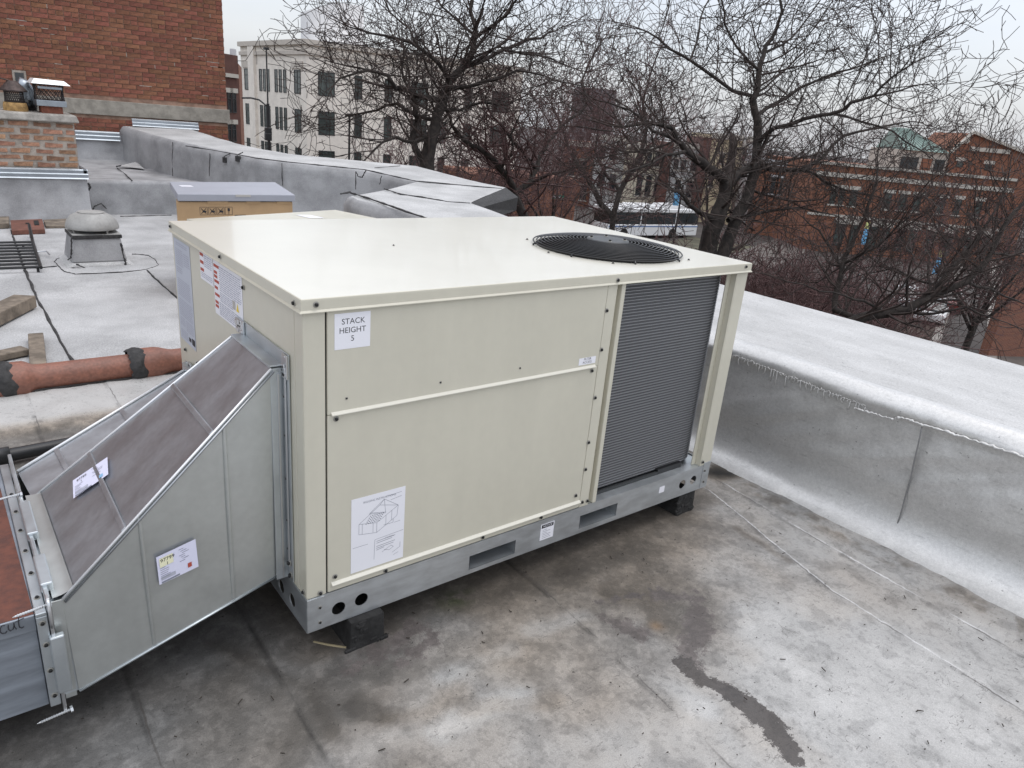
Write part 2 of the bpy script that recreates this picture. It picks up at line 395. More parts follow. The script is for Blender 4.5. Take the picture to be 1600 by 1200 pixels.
# ================================================================== SETTING: street level
GZ = -8.2
struct(MB().add([(-600, -600, GZ), (900, -600, GZ), (900, 900, GZ), (-600, 900, GZ)], [(0, 1, 2, 3)]).build('street_ground', 'asphalt'))
def ground_patch(name, px, m, dz, thick=None):
    poly = [tuple(on_z(x, y, GZ)[:2]) for x, y in px]
    return struct(MB().prism(poly, GZ-0.2, GZ+dz).build(name, m))
ad_ = np.array([0.942, 0.335]); an_ = np.array([-0.335, 0.942])        # cross street direction
def along(name, p, w0, w1, l0, l1, m, dz):
    p = np.asarray(p, float)
    q = [p+ad_*l0+an_*w0, p+ad_*l1+an_*w0, p+ad_*l1+an_*w1, p+ad_*l0+an_*w1]
    return struct(MB().prism([tuple(v) for v in q], GZ-0.2, GZ+dz).build(name, m))
along('kerb', (39.9, 12.95), -0.25, 0.25, -30, 60, 'kerb', 0.14)
along('kerb', (44.2, 11.72), -0.35, 0.15, -30, 60, 'kerb', 0.14)
along('lawn', (39.9, 12.95), 0.26, 4.5, -22, 9, 'soil', 0.08)
along('sidewalk', (39.9, 12.95), 13.0, 17.5, -30, 40, 'sidewalk', 0.12)
along('lawn', (39.9, 12.95), 17.51, 24.0, -30, 30, 'lawn', 0.10)
along('sidewalk', (44.2, 11.72), -3.2, -0.36, -30, 60, 'sidewalk', 0.12)

# ================================================================== SETTING: the roof
SX0, SX1, SY0, SY1, ST = -1.5, 2.46, -2.1, 2.66, 0.011
nx = int((SX1-SX0)/ST)+1; ny = int((SY1-SY0)/ST)+1
gx, gy = np.meshgrid(np.linspace(SX0, SX1, nx), np.linspace(SY0, SY1, ny))
# what the coating looks like at places of the photograph: pixel, albedo grey level (sRGB-ish), brownness
CP = [(50, 1150, 124, .2), (200, 1150, 132, .2), (350, 1150, 134, .25), (250, 1060, 130, .2), (400, 1060, 128, .3), (330, 1000, 128, .2),
      (450, 1150, 128, .3), (560, 1180, 146, .4), (560, 1090, 128, .4), (610, 1030, 122, .6), (690, 1135, 190, .1), (765, 1095, 186, .1),
      (640, 1180, 158, .5), (820, 1180, 180, .3), (950, 1180, 190, .2), (900, 1100, 168, .5), (800, 1020, 152, .7), (690, 1000, 160, .4),
      (740, 930, 128, 1.), (850, 885, 120, 1.), (950, 850, 122, 1.), (1050, 830, 140, .9), (1000, 920, 138, .9), (1060, 960, 132, .7),
      (1150, 900, 176, .3), (1200, 980, 200, .05), (1300, 1000, 205, 0), (1250, 1080, 208, 0), (1400, 1100, 208, 0), (1550, 1150, 208, 0),
      (1500, 1000, 198, 0), (1400, 920, 184, .1), (1300, 850, 190, .1), (1200, 800, 182, .1), (1150, 780, 172, .3), (1020, 1080, 180, .3),
      (1050, 1150, 194, .2), (870, 1050, 168, .5), (1000, 1010, 162, .5), (520, 1040, 118, .4), (1180, 1150, 200, .05), (100, 1060, 112, .2), (480, 1100, 120, .3)]
cw = np.array([on_z(c[0], c[1])[:2] for c in CP]); cl = np.array([c[2] for c in CP], float); cb = np.array([c[3] for c in CP], float)
wx = gx+0.06*(fbm(gx*5, gy*5, 4, 3)-.5); wy = gy+0.06*(fbm(gx*5, gy*5, 4, 9)-.5)
num = np.zeros_like(gx); nb = np.zeros_like(gx); den = np.zeros_like(gx)+1e-9
for (qx, qy), l_, b_ in zip(cw, cl, cb):
    k = 1.0/(((wx-qx)**2+(wy-qy)**2)**2.0+6e-5); num += k*l_; nb += k*b_; den += k
lev = num/den; brn = nb/den
def stroke(px, rad, soft):
    P_ = [on_z(*q_)[:2] for q_ in px]; d = np.full(gx.shape, 1e9)
    for (x0, y0), (x1, y1) in zip(P_[:-1], P_[1:]):
        vx, vy = x1-x0, y1-y0; t = np.clip(((gx-x0)*vx+(gy-y0)*vy)/(vx*vx+vy*vy), 0, 1); d = np.minimum(d, np.hypot(gx-x0-t*vx, gy-y0-t*vy))
    d = d+.05*(fbm(gx*14, gy*14, 4, 55)-.5); return 1-sstep(rad-soft, rad+soft, d)
for px, rad, soft, dl_, db_ in (([(690, 1150), (750, 1120), (815, 1090)], .035, .035, 34, -.5), ([(1035, 1078), (1095, 1110)], .04, .04, 22, -.3), ([(828, 992), (912, 966)], .03, .03, 22, -.4), ([(690, 1060), (800, 1020)], .03, .03, 16, -.3),
        ([(735, 1112), (870, 1100)], .03, .02, -18, .3), ([(600, 1130), (660, 1120), (720, 1085)], .03, .03, -20, .4), ([(560, 1110), (600, 1125)], .04, .02, -26, .1), ([(700, 940), (860, 905), (1000, 860)], .07, .06, -16, .35), ([(560, 1000), (640, 975)], .05, .04, -16, .3),
        ([(950, 930), (1010, 940), (1040, 990)], .05, .04, -14, .2), ([(1100, 745), (1150, 750)], .03, .03, -40, .6), ([(330, 1010), (480, 1080), (520, 1150)], .02, .02, -14, .2), ([(1150, 830), (1230, 880)], .02, .02, -30, .4), ([(610, 1160), (520, 1200)], .05, .05, 26, -.2)):
    m_ = stroke(px, rad, soft); lev = lev+dl_*m_; brn = np.clip(brn+db_*m_, 0, 1)
under = sstep(-0.12, 0.05, gy)*sstep(-.15, .05, gx)*(1-sstep(2.0, 2.2, gx)); lev = lev*(1-under)+120*under; brn = np.maximum(brn, .9*under)
lev = lev+46*(fbm(gx*6, gy*6, 6, 21, .65)-.5)+20*(fbm(gx*30, gy*30, 3, 5)-.5)
stk = fbm(gx*3.0+gy*2.0, gy*14-gx*10, 4, 77); lev = lev+22*(stk-.5)*(1-sstep(.9, 1.4, gx))
brn = np.clip(brn+.9*(fbm(gx*4, gy*4, 5, 33)-.5), 0, 1)
left = sstep(2.10, 2.26, gy+.05*(fbm(gx*8, gy*8, 4, 2)-.5))            # silver berm below the clay pipe
edge_d = np.exp(-((gy-2.17-.03*fbm(gx*6, gy*0, 3, 8))/.05)**2)
lev = lev*(1-left)+(226+20*(fbm(gx*9, gy*9, 4, 14)-.5))*left; brn = brn*(1-left); lev = lev-75*edge_d*fbm(gx*20, gy*20, 3, 4); brn = np.clip(brn+.9*edge_d, 0, 1)
foot = np.exp(-((gx-2.30)/.06)**2)*sstep(.45, .6, fbm(gx*12, gy*12, 4, 41)); lev = lev-40*foot; brn = np.clip(brn+.5*foot, 0, 1)
# rain-worn puddle stain running from the unit to the foreground
def polydist(path):
    d = np.full(gx.shape, 1e9); 
    for (x0, y0, r0), (x1, y1, r1) in zip(path[:-1], path[1:]):
        vx, vy = x1-x0, y1-y0; t = np.clip(((gx-x0)*vx+(gy-y0)*vy)/(vx*vx+vy*vy), 0, 1)
        d = np.minimum(d, np.hypot(gx-x0-t*vx, gy-y0-t*vy)-(r0+(r1-r0)*t))
    return d
ragged = .035*(fbm(gx*26, gy*26, 4, 51, .65)-.5)
d1 = polydist([(1.02, -.655, .040), (1.015, -.744, .028), (1.046, -.80, .034), (1.05, -.89, .044), (1.04, -.976, .046), (.985, -1.085, .028)])+ragged
wetd = np.clip(d1, -.2, .2)
d2 = polydist([(1.30, -.50, .035), (1.24, -.545, .05), (1.13, -.60, .04), (1.04, -.65, .03), (1.02, -.72, .02)])+1.9*ragged
d3 = polydist([(.965, -.335, .015), (.985, -.40, .03), (1.0, -.46, .03)])+1.9*ragged
d4 = polydist([(1.02, -.27, .03), (1.2, -.33, .03), (1.34, -.44, .05)])+3.4*ragged
d5 = polydist([(.26, -.16, .02), (.40, -.10, .02)])+3*ragged
d6 = polydist([(.10, -.10, .02), (.24, -.075, .035), (.36, -.03, .03)])+3*ragged
filmd = np.clip(np.minimum(d6, np.minimum(np.minimum(d2, d3), np.minimum(d4+.02, d5))), -.2, .2)
rust = np.exp(-(((gx-1.085)/.025)**2+((gy+.475)/.025)**2))
q = on_z(1125, 745); rst2 = np.exp(-((gx-q[0])/.10)**4-((gy-q[1])/.07)**4)
brn = np.clip(brn+rst2, 0, 1); lev = lev-70*rst2
q = on_z(712, 940); moss = np.exp(-((gx-q[0])/.07)**2-((gy-q[1])/.05)**2)*sstep(.35, .6, fbm(gx*30, gy*30, 3, 6)); 
gz = 0.006*(fbm(gx*1.3, gy*1.3, 3, 71)-.5)+0.0016*(fbm(gx*22, gy*22, 3, 72)-.5)
def seam(line, hgt, wd):
    ys = np.array([p[1] for p in line]); xs = np.array([p[0] for p in line]); o = np.argsort(ys)
    xl = np.interp(gy, ys[o], xs[o])+.012*(fbm(gy*5, gy*0+line[0][0]*9, 4, 15)-.5)
    return xl
mark = np.zeros_like(gx); seamd = np.full_like(gx, .3)
for line, hgt in (([(2.235, .19), (2.15, -.58), (2.11, -1.30)], .005), ([(2.10, .09), (1.86, -.71), (1.80, -1.41)], .005),
                  ([(.88, -.14), (.867, -.35), (.815, -.99), (.80, -1.4)], .0035), ([(-.078, .238), (-.096, -.39), (-.1, -1)], .0035), ([(-.45, .2), (-.47, -1)], .002)):
    xl = seam(line, hgt, 0); gz = gz+hgt*sstep(-.010, .004, gx-xl); seamd = np.where(np.abs(gx-xl) < np.abs(seamd), gx-xl, seamd)
    ridge = np.exp(-((gx-xl)/.009)**2); gz = gz+.5*hgt*ridge*fbm(gy*12, gy*0+3, 3, 2)
    mark = np.maximum(mark, np.exp(-((gx-xl+.012)/.008)**2)*sstep(.35, .6, fbm(gy*9, gy*0+line[0][0], 4, 28)))
lev = lev-38*mark
gz = gz+.045*left+.0
gz = gz-gz[:, :].min()*0+0.006
m = bpy.data.materials.new('coated_roof'); m.use_nodes = True; n = m.node_tree; L = n.links; bs = n.nodes['Principled BSDF']
def attr(nm):
    a = n.nodes.new('ShaderNodeAttribute'); a.attribute_name = nm; return a.outputs['Fac']
def mixc(f, a, b):
    x = n.nodes.new('ShaderNodeMix'); x.data_type = 'RGBA'
    L.new(f, x.inputs['Factor'])
    for s_, i in ((a, 6), (b, 7)):
        if isinstance(s_, tuple): x.inputs[i].default_value = (*s_, 1)
        else: L.new(s_, x.inputs[i])
    return x.outputs[2]
def noise(sc_, det=3, st=None, rot=None):
    t = n.nodes.new('ShaderNodeTexCoord'); src = t.outputs['Object']
    if st:
        q_ = n.nodes.new('ShaderNodeMapping'); q_.inputs['Scale'].default_value = st
        if rot: q_.inputs['Rotation'].default_value = rot
        L.new(src, q_.inputs[0]); src = q_.outputs[0]
    a = n.nodes.new('ShaderNodeTexNoise'); a.inputs['Scale'].default_value = sc_; a.inputs['Detail'].default_value = det; L.new(src, a.inputs['Vector']); return a.outputs[0]
def mrange(f, a, b, c, d):
    x = n.nodes.new('ShaderNodeMapRange'); L.new(f, x.inputs[0])
    for i, q_ in enumerate((a, b, c, d)): x.inputs[i+1].default_value = q_
    return x.outputs[0]
def mathn(op, a, b):
    x = n.nodes.new('ShaderNodeMath'); x.operation = op
    for i, s_ in enumerate((a, b)):
        if isinstance(s_, (int, float)): x.inputs[i].default_value = s_
        else: L.new(s_, x.inputs[i])
    return x.outputs[0]
alb = attr('alb'); cg = n.nodes.new('ShaderNodeCombineColor')
for i in range(3): L.new(alb, cg.inputs[i])
tint = mixc(attr('brown'), (1.0, 0.985, 0.955), (1.07, 0.92, 0.76))
mulc = n.nodes.new('ShaderNodeMix'); mulc.data_type = 'RGBA'; mulc.blend_type = 'MULTIPLY'; mulc.inputs['Factor'].default_value = 1
L.new(cg.outputs[0], mulc.inputs[6]); L.new(tint, mulc.inputs[7]); c_ = mulc.outputs[2]
c_ = mixc(attr('moss'), c_, (0.045, 0.06, 0.02)); c_ = mixc(attr('rust'), c_, (0.24, 0.14, 0.06))
rag = mathn('ADD', mathn('MULTIPLY', mathn('SUBTRACT', noise(55, 6), .5), .050), mathn('MULTIPLY', mathn('SUBTRACT', noise(220, 3), .5), .022))
rag2 = mathn('ADD', mathn('MULTIPLY', mathn('SUBTRACT', noise(38, 6), .5), .11), mathn('MULTIPLY', mathn('SUBTRACT', noise(260, 3), .5), .07))
wetf = mrange(mathn('ADD', attr('wetd'), rag), -.003, .003, 1, 0); filmf = mrange(mathn('ADD', attr('filmd'), rag2), -.006, .016, .95, 0)
c_ = mixc(filmf, c_, (0.120, 0.104, 0.098)); c_ = mixc(wetf, c_, (0.066, 0.058, 0.053))
sdn = mathn('ADD', attr('seamd'), mathn('MULTIPLY', mathn('SUBTRACT', noise(30, 5), .5), .012))
c_ = mixc(mathn('MULTIPLY', mrange(mathn('ABSOLUTE', mathn('ADD', sdn, .0045), 0), .0015, .0035, 1, 0), mrange(noise(5, 4), .42, .60, .05, .75)), c_, (0.085, 0.078, 0.072))
c_ = mixc(mathn('MULTIPLY', mrange(mathn('ABSOLUTE', sdn, 0), .0012, .0032, 1, 0), mathn('MULTIPLY', mrange(noise(4.3, 3), .40, .55, .0, .7), attr('nearwall'))), c_, (0.55, 0.55, 0.55))
vt = n.nodes.new('ShaderNodeTexVoronoi'); vt.feature = 'DISTANCE_TO_EDGE'; vt.inputs['Scale'].default_value = 7.0
tcv = n.nodes.new('ShaderNodeTexCoord'); nv = n.nodes.new('ShaderNodeTexNoise'); nv.inputs['Scale'].default_value = 9; nv.inputs['Detail'].default_value = 5; L.new(tcv.outputs['Object'], nv.inputs['Vector'])
vm = n.nodes.new('ShaderNodeVectorMath'); vm.operation = 'MULTIPLY_ADD'; vm.inputs[1].default_value = (.35, .35, .35); L.new(nv.outputs['Color'], vm.inputs[0]); L.new(tcv.outputs['Object'], vm.inputs[2]); L.new(vm.outputs[0], vt.inputs['Vector'])
crk = mathn('MULTIPLY', mrange(vt.outputs['Distance'], .004, .012, 1, 0), mrange(noise(6.5, 4), .54, .62, 0, .75))
c_ = mixc(crk, c_, (0.09, 0.082, 0.076))
fk = mathn('ADD', noise(11, 9), mathn('MULTIPLY', mathn('SUBTRACT', alb, .20), .9)); fk2 = mathn('ADD', noise(48, 7), mathn('MULTIPLY', mathn('SUBTRACT', alb, .20), .7))
worn = mathn('MULTIPLY', mrange(fk, .47, .55, .86, 1.08), mrange(fk2, .46, .54, .88, 1.06))
sp = mathn('MULTIPLY', worn, mrange(noise(300, 3), .35, .65, .87, 1.13)); cr = mrange(noise(26, 5, (1, 5, 1), (0, 0, .7)), .66, .72, 1.0, .62); cr2 = mrange(noise(30, 5, (6, 1, 1), (0, 0, -.3)), .67, .73, 1.0, .66)
fl = mrange(noise(90, 2), .715, .745, 1.0, .30)
vv = mathn('MULTIPLY', mathn('MULTIPLY', sp, cr), mathn('MULTIPLY', cr2, fl))
hs = n.nodes.new('ShaderNodeHueSaturation'); L.new(c_, hs.inputs['Color']); L.new(vv, hs.inputs['Value']); L.new(hs.outputs[0], bs.inputs['Base Color'])
bs.inputs['Metallic'].default_value = 0.12
rgh = mathn('SUBTRACT', mrange(noise(9, 4), .3, .7, .46, .66), mathn('MULTIPLY', wetf, .14)); L.new(rgh, bs.inputs['Roughness'])
bp = n.nodes.new('ShaderNodeBump'); bp.inputs['Strength'].default_value = .28; bp.inputs['Distance'].default_value = .004
L.new(mathn('ADD', noise(120, 3), mathn('MULTIPLY', noise(26, 5, (1, 5, 1), (0, 0, .7)), .6)), bp.inputs['Height']); L.new(bp.outputs[0], bs.inputs['Normal'])
a_lin = np.clip(lev, 30, 235)/255.0; a_lin = np.where(a_lin > .04045, ((a_lin+.055)/1.055)**2.4, a_lin/12.92)*0.66; a_lin = a_lin*(1-.17*sstep(.16, .42, a_lin))
roof = grid_mesh('roof_deck', np.stack([gx, gy, gz], -1), ny, nx, m, attrs=dict(alb=a_lin, brown=brn, wetd=wetd, filmd=filmd, seamd=seamd, nearwall=sstep(1.3, 1.7, gx), rust=.55*rust, moss=.7*moss))
struct(roof)
# grey mineral-surfaced roof around it, the upper roof behind the curb
struct(MB().add([(-14, -9, -.01), (2.44, -9, -.01), (2.44, 2.67, -.01), (-14, 2.67, -.01)], [(0, 1, 2, 3)]).build('lower_roof_deck', 'silver_flat'))
mr_ = MB()
bxs = np.linspace(-9, 5.2, 120); bys = np.linspace(2.64, 9.2, 60); X_, Y_ = np.meshgrid(bxs, bys)
Zm = .004+.018*(fbm(X_*1.1, Y_*1.1, 4, 12)-.5)+.012
struct(grid_mesh('mineral_roof_deck', np.stack([X_, Y_, Zm], -1), 60, 120, 'membrane'))
ROOFZ = 0.016

# ------------------------------------------------------------------ silver parapet on the right
n = None
pm = bpy.data.materials.new('silver_wall'); pm.use_nodes = True; n = pm.node_tree; L = n.links; bs = n.nodes['Principled BSDF']
MATS['silver_wall'] = pm
a = noise(3.2, 5, (1, 1, 2.2)); c_ = mixc(mrange(a, .3, .7, 0, 1), (0.54, 0.535, 0.525), (0.61, 0.605, 0.59))
fl = mrange(noise(60, 2), .73, .75, 1.0, .5); sp = mathn('MULTIPLY', mrange(noise(260, 3), .35, .65, .92, 1.08), mrange(noise(70, 5), .35, .65, .93, 1.05)); sc2 = mrange(noise(14, 6, (5, 1, 5)), .58, .72, 1.0, .86)
hs = n.nodes.new('ShaderNodeHueSaturation'); L.new(c_, hs.inputs['Color']); L.new(mathn('MULTIPLY', mathn('MULTIPLY', sp, fl), sc2), hs.inputs['Value']); L.new(hs.outputs[0], bs.inputs['Base Color'])
bs.inputs['Metallic'].default_value = 0.55; L.new(mrange(noise(7, 4), .3, .7, .34, .48), bs.inputs['Roughness'])
bp = n.nodes.new('ShaderNodeBump'); bp.inputs['Strength'].default_value = .16; bp.inputs['Distance'].default_value = .005
L.new(mathn('ADD', noise(34, 4), mathn('MULTIPLY', noise(240, 2), .6)), bp.inputs['Height']); L.new(bp.outputs[0], bs.inputs['Normal'])
PX = 2.50
par = thing('silver_parapet', (PX, 0, 0), 'low parapet wall coated in silver roof paint along the right roof edge', 'wall')
prof = []
for t in np.linspace(0, 1, 14):                                    # cant strip
    a = t*math.pi/2; prof.append((2.325+.175*math.sin(a), .010+.20*(1-math.cos(a))))
for t in np.linspace(.06, 1, 26): prof.append((2.50+.006*t, .21+t*.385))
for t in np.linspace(.1, 1, 10):
    a = t*math.pi/2; prof.append((2.506+.055*(1-math.cos(a)), .595+.055*math.sin(a)))
for t in np.linspace(.02, 1, 40): prof.append((2.561+t*.97, .65+.045*t))
prof.append((3.54, .67)); prof.append((3.54, -3.0))
prof = np.array(prof); ysr = np.linspace(-5.5, 3.4, 520)
PXg, PYg = np.meshgrid(prof[:, 0], ysr); PZg = np.repeat(prof[None, :, 1], len(ysr), 0).copy()
idx = np.arange(len(prof))[None, :]; wall_m = sstep(8, 18, idx)*(1-sstep(38, 46, idx)); topm = sstep(46, 52, idx)*(1-sstep(86, 89, idx))
rdg = 1-np.abs(2*fbm(PYg*1.5+PZg*2.2, PZg*4.5+PYg*2.0, 3, 109)-1)**.8; und = fbm(PYg*1.3+PZg*1.2, PZg*5.0+PYg*1.6, 3, 101)-.5; PXg = PXg+wall_m*(.035*und-.020*rdg+.010*(fbm(PYg*7, PZg*9, 3, 102)-.5))
PZg = PZg+topm*(.012*(fbm(PYg*1.7, PXg*3, 3, 103)-.5)); rim = np.exp(-((idx-48)/6.0)**2); PZg = PZg+rim*.014*(fbm(PYg*2.5, PYg*0, 3, 104)-.5)
ys_seam = -.655; PXg = PXg-wall_m*.007*sstep(-.006, .004, ys_seam-PYg+.02*(fbm(PZg*6, PZg*0, 3, 9)-.5))
lap = sstep(.565, .580, PZg+.02*(fbm(PYg*4, PYg*0, 3, 44)-.5)); PXg = PXg-wall_m*.009*lap
tl = 2.95+.02*(fbm(PYg*2, PYg*0, 3, 45)-.5); PZg = PZg+topm*.004*sstep(-.01, .01, PXg-tl)
gp0 = 1-sstep(0, 7, idx); PXg = PXg-gp0*.10*(fbm(PYg*5, PYg*0+2, 5, 46, .6)-.25); gp = 1-sstep(0, 12, idx); PZg = PZg+gp*.004*(fbm(PYg*9, PXg*9, 3, 4))
wmo = grid_mesh('wall_membrane', np.stack([PXg, PYg, PZg], -1), len(ysr), len(prof), 'silver_wall', par)
tpm = bpy.data.materials.new('silver_top'); tpm.use_nodes = True; n = tpm.node_tree; L = n.links; bs = n.nodes['Principled BSDF']; wmo.data.materials.append(tpm)
c_ = mixc(mrange(noise(2.6, 6, (2.5, 1, 1)), .35, .65, 0, 1), (0.43, 0.428, 0.42), (0.52, 0.518, 0.51))
vv = mathn('MULTIPLY', mathn('MULTIPLY', mrange(noise(150, 4), .35, .65, .86, 1.10), mrange(noise(75, 2), .715, .74, 1.0, .45)), mathn('MULTIPLY', mrange(noise(22, 6, (4, .7, 1)), .62, .70, 1.0, .72), mrange(noise(60, 4, (3, .6, 1), (0, 0, .3)), .66, .72, 1.0, .70)))
hs = n.nodes.new('ShaderNodeHueSaturation'); L.new(c_, hs.inputs['Color']); L.new(vv, hs.inputs['Value']); L.new(hs.outputs[0], bs.inputs['Base Color'])
bs.inputs['Metallic'].default_value = .15; bs.inputs['Roughness'].default_value = .6
bp = n.nodes.new('ShaderNodeBump'); bp.inputs['Strength'].default_value = .4; bp.inputs['Distance'].default_value = .005; L.new(mathn('ADD', noise(110, 4), noise(20, 4, (3, .6, 1))), bp.inputs['Height']); L.new(bp.outputs[0], bs.inputs['Normal'])
mi_ = np.tile((np.arange(len(prof)-1) >= 50).astype(np.int32), len(ysr)-1); wmo.data.polygons.foreach_set('material_index', mi_)

# thick bead where the sheets lap, with the drips below it
b = MB(); pts = []
for px, py in ((1335, 637), (1345, 640), (1360, 645), (1378, 650), (1395, 655), (1405, 652), (1420, 656), (1442, 664), (1470, 672), (1500, 682), (1540, 693), (1570, 704), (1600, 714), (1650, 730)):
    p = on_x(px, py, PX-.024); pts.append(p)
ps = []
for i in range(len(pts)-1):
    for t in np.linspace(0, 1, 8, endpoint=False): ps.append(lerp(pts[i], pts[i+1], t))
b.tube([p+np.array([0, 0, .004*random.uniform(-1, 1)]) for p in ps], [.003+.004*random.random() for _ in ps], 6)
b.build('sealant_bead', 'silver_wall', par, smooth=True)
sl_ = [on_x(px, py, PX-.020) for px, py in ((1441, 666), (1437, 690), (1430, 722), (1424, 745), (1416, 772), (1410, 800), (1402, 822), (1396, 838))]+[on_x(1391, 848, 2.452), on_x(1384, 856, 2.425), on_x(1372, 864, 2.39)]
MB().tube([q_+np.array([-.004, random.uniform(-.003, .003), 0]) for q_ in sl_], .0032, 5).build('sheet_seam', 'seam_grey', par, smooth=True)
dr = MB()
for i in range(46):
    t = i/45; px = lerp(1146, 1352, t); py = lerp(553, 634, t)-9*math.sin(t*math.pi)*0+random.uniform(-2, 2)
    p = on_x(px, py, PX-.020); ln = random.uniform(.008, .042)*(1 if random.random() < .75 else 1.7)
    dr.tube([p, p+np.array([0, random.uniform(-.004, .004), -ln*.6]), p+np.array([0, random.uniform(-.01, .01), -ln])], [.0016, .0022, .0030], 5)
    if i < 45:
        p2 = on_x(lerp(1146, 1352, (i+1)/45), lerp(553, 634, (i+1)/45), PX-.019); dr.tube([p, (p+p2)/2+np.array([0, 0, random.uniform(-.01, .004)]), p2], .0017, 5)
dr.build('paint_drips', 'silver_wall', par, smooth=True, kind='stuff')

# ------------------------------------------------------------------ grey membrane parapet round the bay
bay = thing('bay_parapet', (3.4, 6.5, 0), 'grey membrane covered parapet stepping out round the bay behind the unit', 'wall')
inn = [(1.90, 12.0), (2.05, 10.6), (2.16, 9.9), (2.42, 8.97), (2.715, 8.06), (3.0, 7.66), (3.74, 7.10), (3.90, 6.75), (3.95, 6.12), (3.5, 5.72), (3.17, 5.44), (2.70, 5.10), (2.50, 4.98), (2.46, 4.75), (2.56, 4.4), (2.63, 3.94), (2.64, 3.6), (2.6, 2.6)]
oub = [(2.95, 12.0), (2.97, 10.6), (3.0, 9.72), (3.15, 9.0), (3.34, 8.56), (3.99, 8.11), (4.86, 7.63), (4.84, 7.2), (4.82, 6.3), (4.86, 6.0), (4.947, 5.6), (4.3, 5.04), (3.70, 4.52), (3.62, 4.44), (3.585, 4.2), (3.56, 4.0), (3.53, 3.67), (3.5, 2.6)]
def dens(pl, k=9):
    o = []
    for a, b_ in zip(pl[:-1], pl[1:]):
        for t in np.linspace(0, 1, k, endpoint=False): o.append(lerp(np.array(a), np.array(b_), t))
    o.append(np.array(pl[-1])); return np.array(o)
I_, O_ = dens(inn), dens(oub)
zt = lambda y: .665+.0275*max(y, 0)
rows = []
for i, (a, b_) in enumerate(zip(I_, O_)):
    z_ = zt(a[1]); zo = zt(b_[1])+.02; u = b_-a; u /= np.linalg.norm(u); r = []
    for t in np.linspace(0, 1, 16):
        wob = .05*(fbm(np.array(a[0]*2.1+a[1]*2.1), np.array(t*2.3+a[1]), 3, 7)-.5)
        r.append((*(a-u*.015+u*wob*math.sin(t*math.pi)), (z_-.07)*t))
    for t in np.linspace(.2, 1, 6):
        an = t*math.pi/2; r.append((*(a+u*(.07*(1-math.cos(an)))), z_-.07+.07*math.sin(an)))
    for t in np.linspace(.05, 1, 12):
        p = a+u*.07+(b_-a-u*.07)*t; r.append((*p, z_+(zo-z_)*t+.012*(float(fbm(np.array(p[0]*2), np.array(p[1]*2), 3, 5))-.5)))
    rows.append(r)
rows = np.array(rows); ncv = rows.shape[1]
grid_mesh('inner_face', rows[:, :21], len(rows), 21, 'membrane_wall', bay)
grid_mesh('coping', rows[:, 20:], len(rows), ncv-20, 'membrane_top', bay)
# dark exposed edge below the coping on the outside
fc = MB()
for a, b_ in zip(oub[:-1], oub[1:]):
    za, zb = zt(a[1])+.017, zt(b_[1])+.017; ca = (np.array(inn[0])*0); 
    fc.add([(a[0], a[1], za-.16), (b_[0], b_[1], zb-.16), (b_[0], b_[1], zb), (a[0], a[1], za)], [(0, 1, 2, 3)])
fc.build('edge_fascia', 'tar', bay)
fb = MB()
for a, b_ in zip(oub[:-1], oub[1:]):
    za, zb = zt(a[1])-.14, zt(b_[1])-.14
    fb.add([(a[0], a[1], GZ), (b_[0], b_[1], GZ), (b_[0], b_[1], zb), (a[0], a[1], za)], [(0, 1, 2, 3)])
fb.build('outer_brickwork', 'far_brick_dark', bay)
# a sagging peeled corner where the coping ends
ew = MB(); e0 = np.array((*oub[10], zt(5.6)+.02)); e1 = np.array((*oub[13], zt(4.44)+.018)); nn = np.array([.65, -.75, 0])
ew.hexa([e1+(0, 0, -.03), e0+(0, 0, -.03), e0+nn*.16+(0, 0, -.26), e1+nn*.10+(0, 0, -.20)], [e1+(0, 0, .001), e0+(0, 0, .001), e0+nn*.17+(0, 0, -.10), e1+nn*.06+(0, 0, -.05)])
ew.build('roof_edge_flap', 'tar', bay)
def on_cop(px, py, lift=.012):
    zz = .8
    for _ in range(30): p = on_z(px, py, zz); zz = .5*zz+.5*(zt(p[1])+lift)
    return p
def tarline(px, wd=.02, f=on_cop, parent=bay, name='tar_seam', z=None, m='tar'):
    p = [f(*q) for q in px]; pp = []
    for a, b_ in zip(p[:-1], p[1:]):
        for t in np.linspace(0, 1, 6, endpoint=False): pp.append(lerp(a, b_, t))
    pp.append(p[-1])
    return MB().tube([q_+np.array([random.uniform(-.004, .004), random.uniform(-.004, .004), 0]) for q_ in pp], [wd*random.uniform(.18, .42) for _ in pp], 5).build(name, m, parent)
for ln, wd in (([(290, 228), (330, 234), (400, 247), (450, 253), (520, 260), (570, 265), (610, 274), (650, 283), (720, 289), (785, 295)], .022),
               ([(600, 295), (625, 303), (660, 308), (700, 315), (735, 318)], .022), ([(547, 301), (570, 308), (600, 318), (642, 333), (668, 341)], .028),
               ([(532, 303), (547, 300)], .03), ([(585, 262), (625, 259)], .012)):
    tarline(ln, wd, lambda x, y: on_cop(x, y, .018))
def on_face(px, py):        # nearest hit with the inner face polygons
    d = ray(px, py)[:2]; best = None
    for a, b_ in zip(inn[:-1], inn[1:]):
        a, b_ = np.array(a), np.array(b_); e = b_-a; M2 = np.array([[d[0], -e[0]], [d[1], -e[1]]])
        if abs(np.linalg.det(M2)) < 1e-9: continue
        t, s_ = np.linalg.solve(M2, a-CAM[:2])
        if t > 0 and -.02 <= s_ <= 1.02 and (best is None or t < best): best = t
    return CAM+(best*.997 if best else 9.0)*ray(px, py)
for ln in ([(270, 222), (269, 250), (270, 280)], [(328, 240), (327, 275)], [(440, 255), (441, 290)], [(556, 268), (555, 296)], [(556, 268), (560, 276), (566, 277), (572, 266)], [(596, 275), (593, 288)]):
    tarline(ln, .016, on_face)
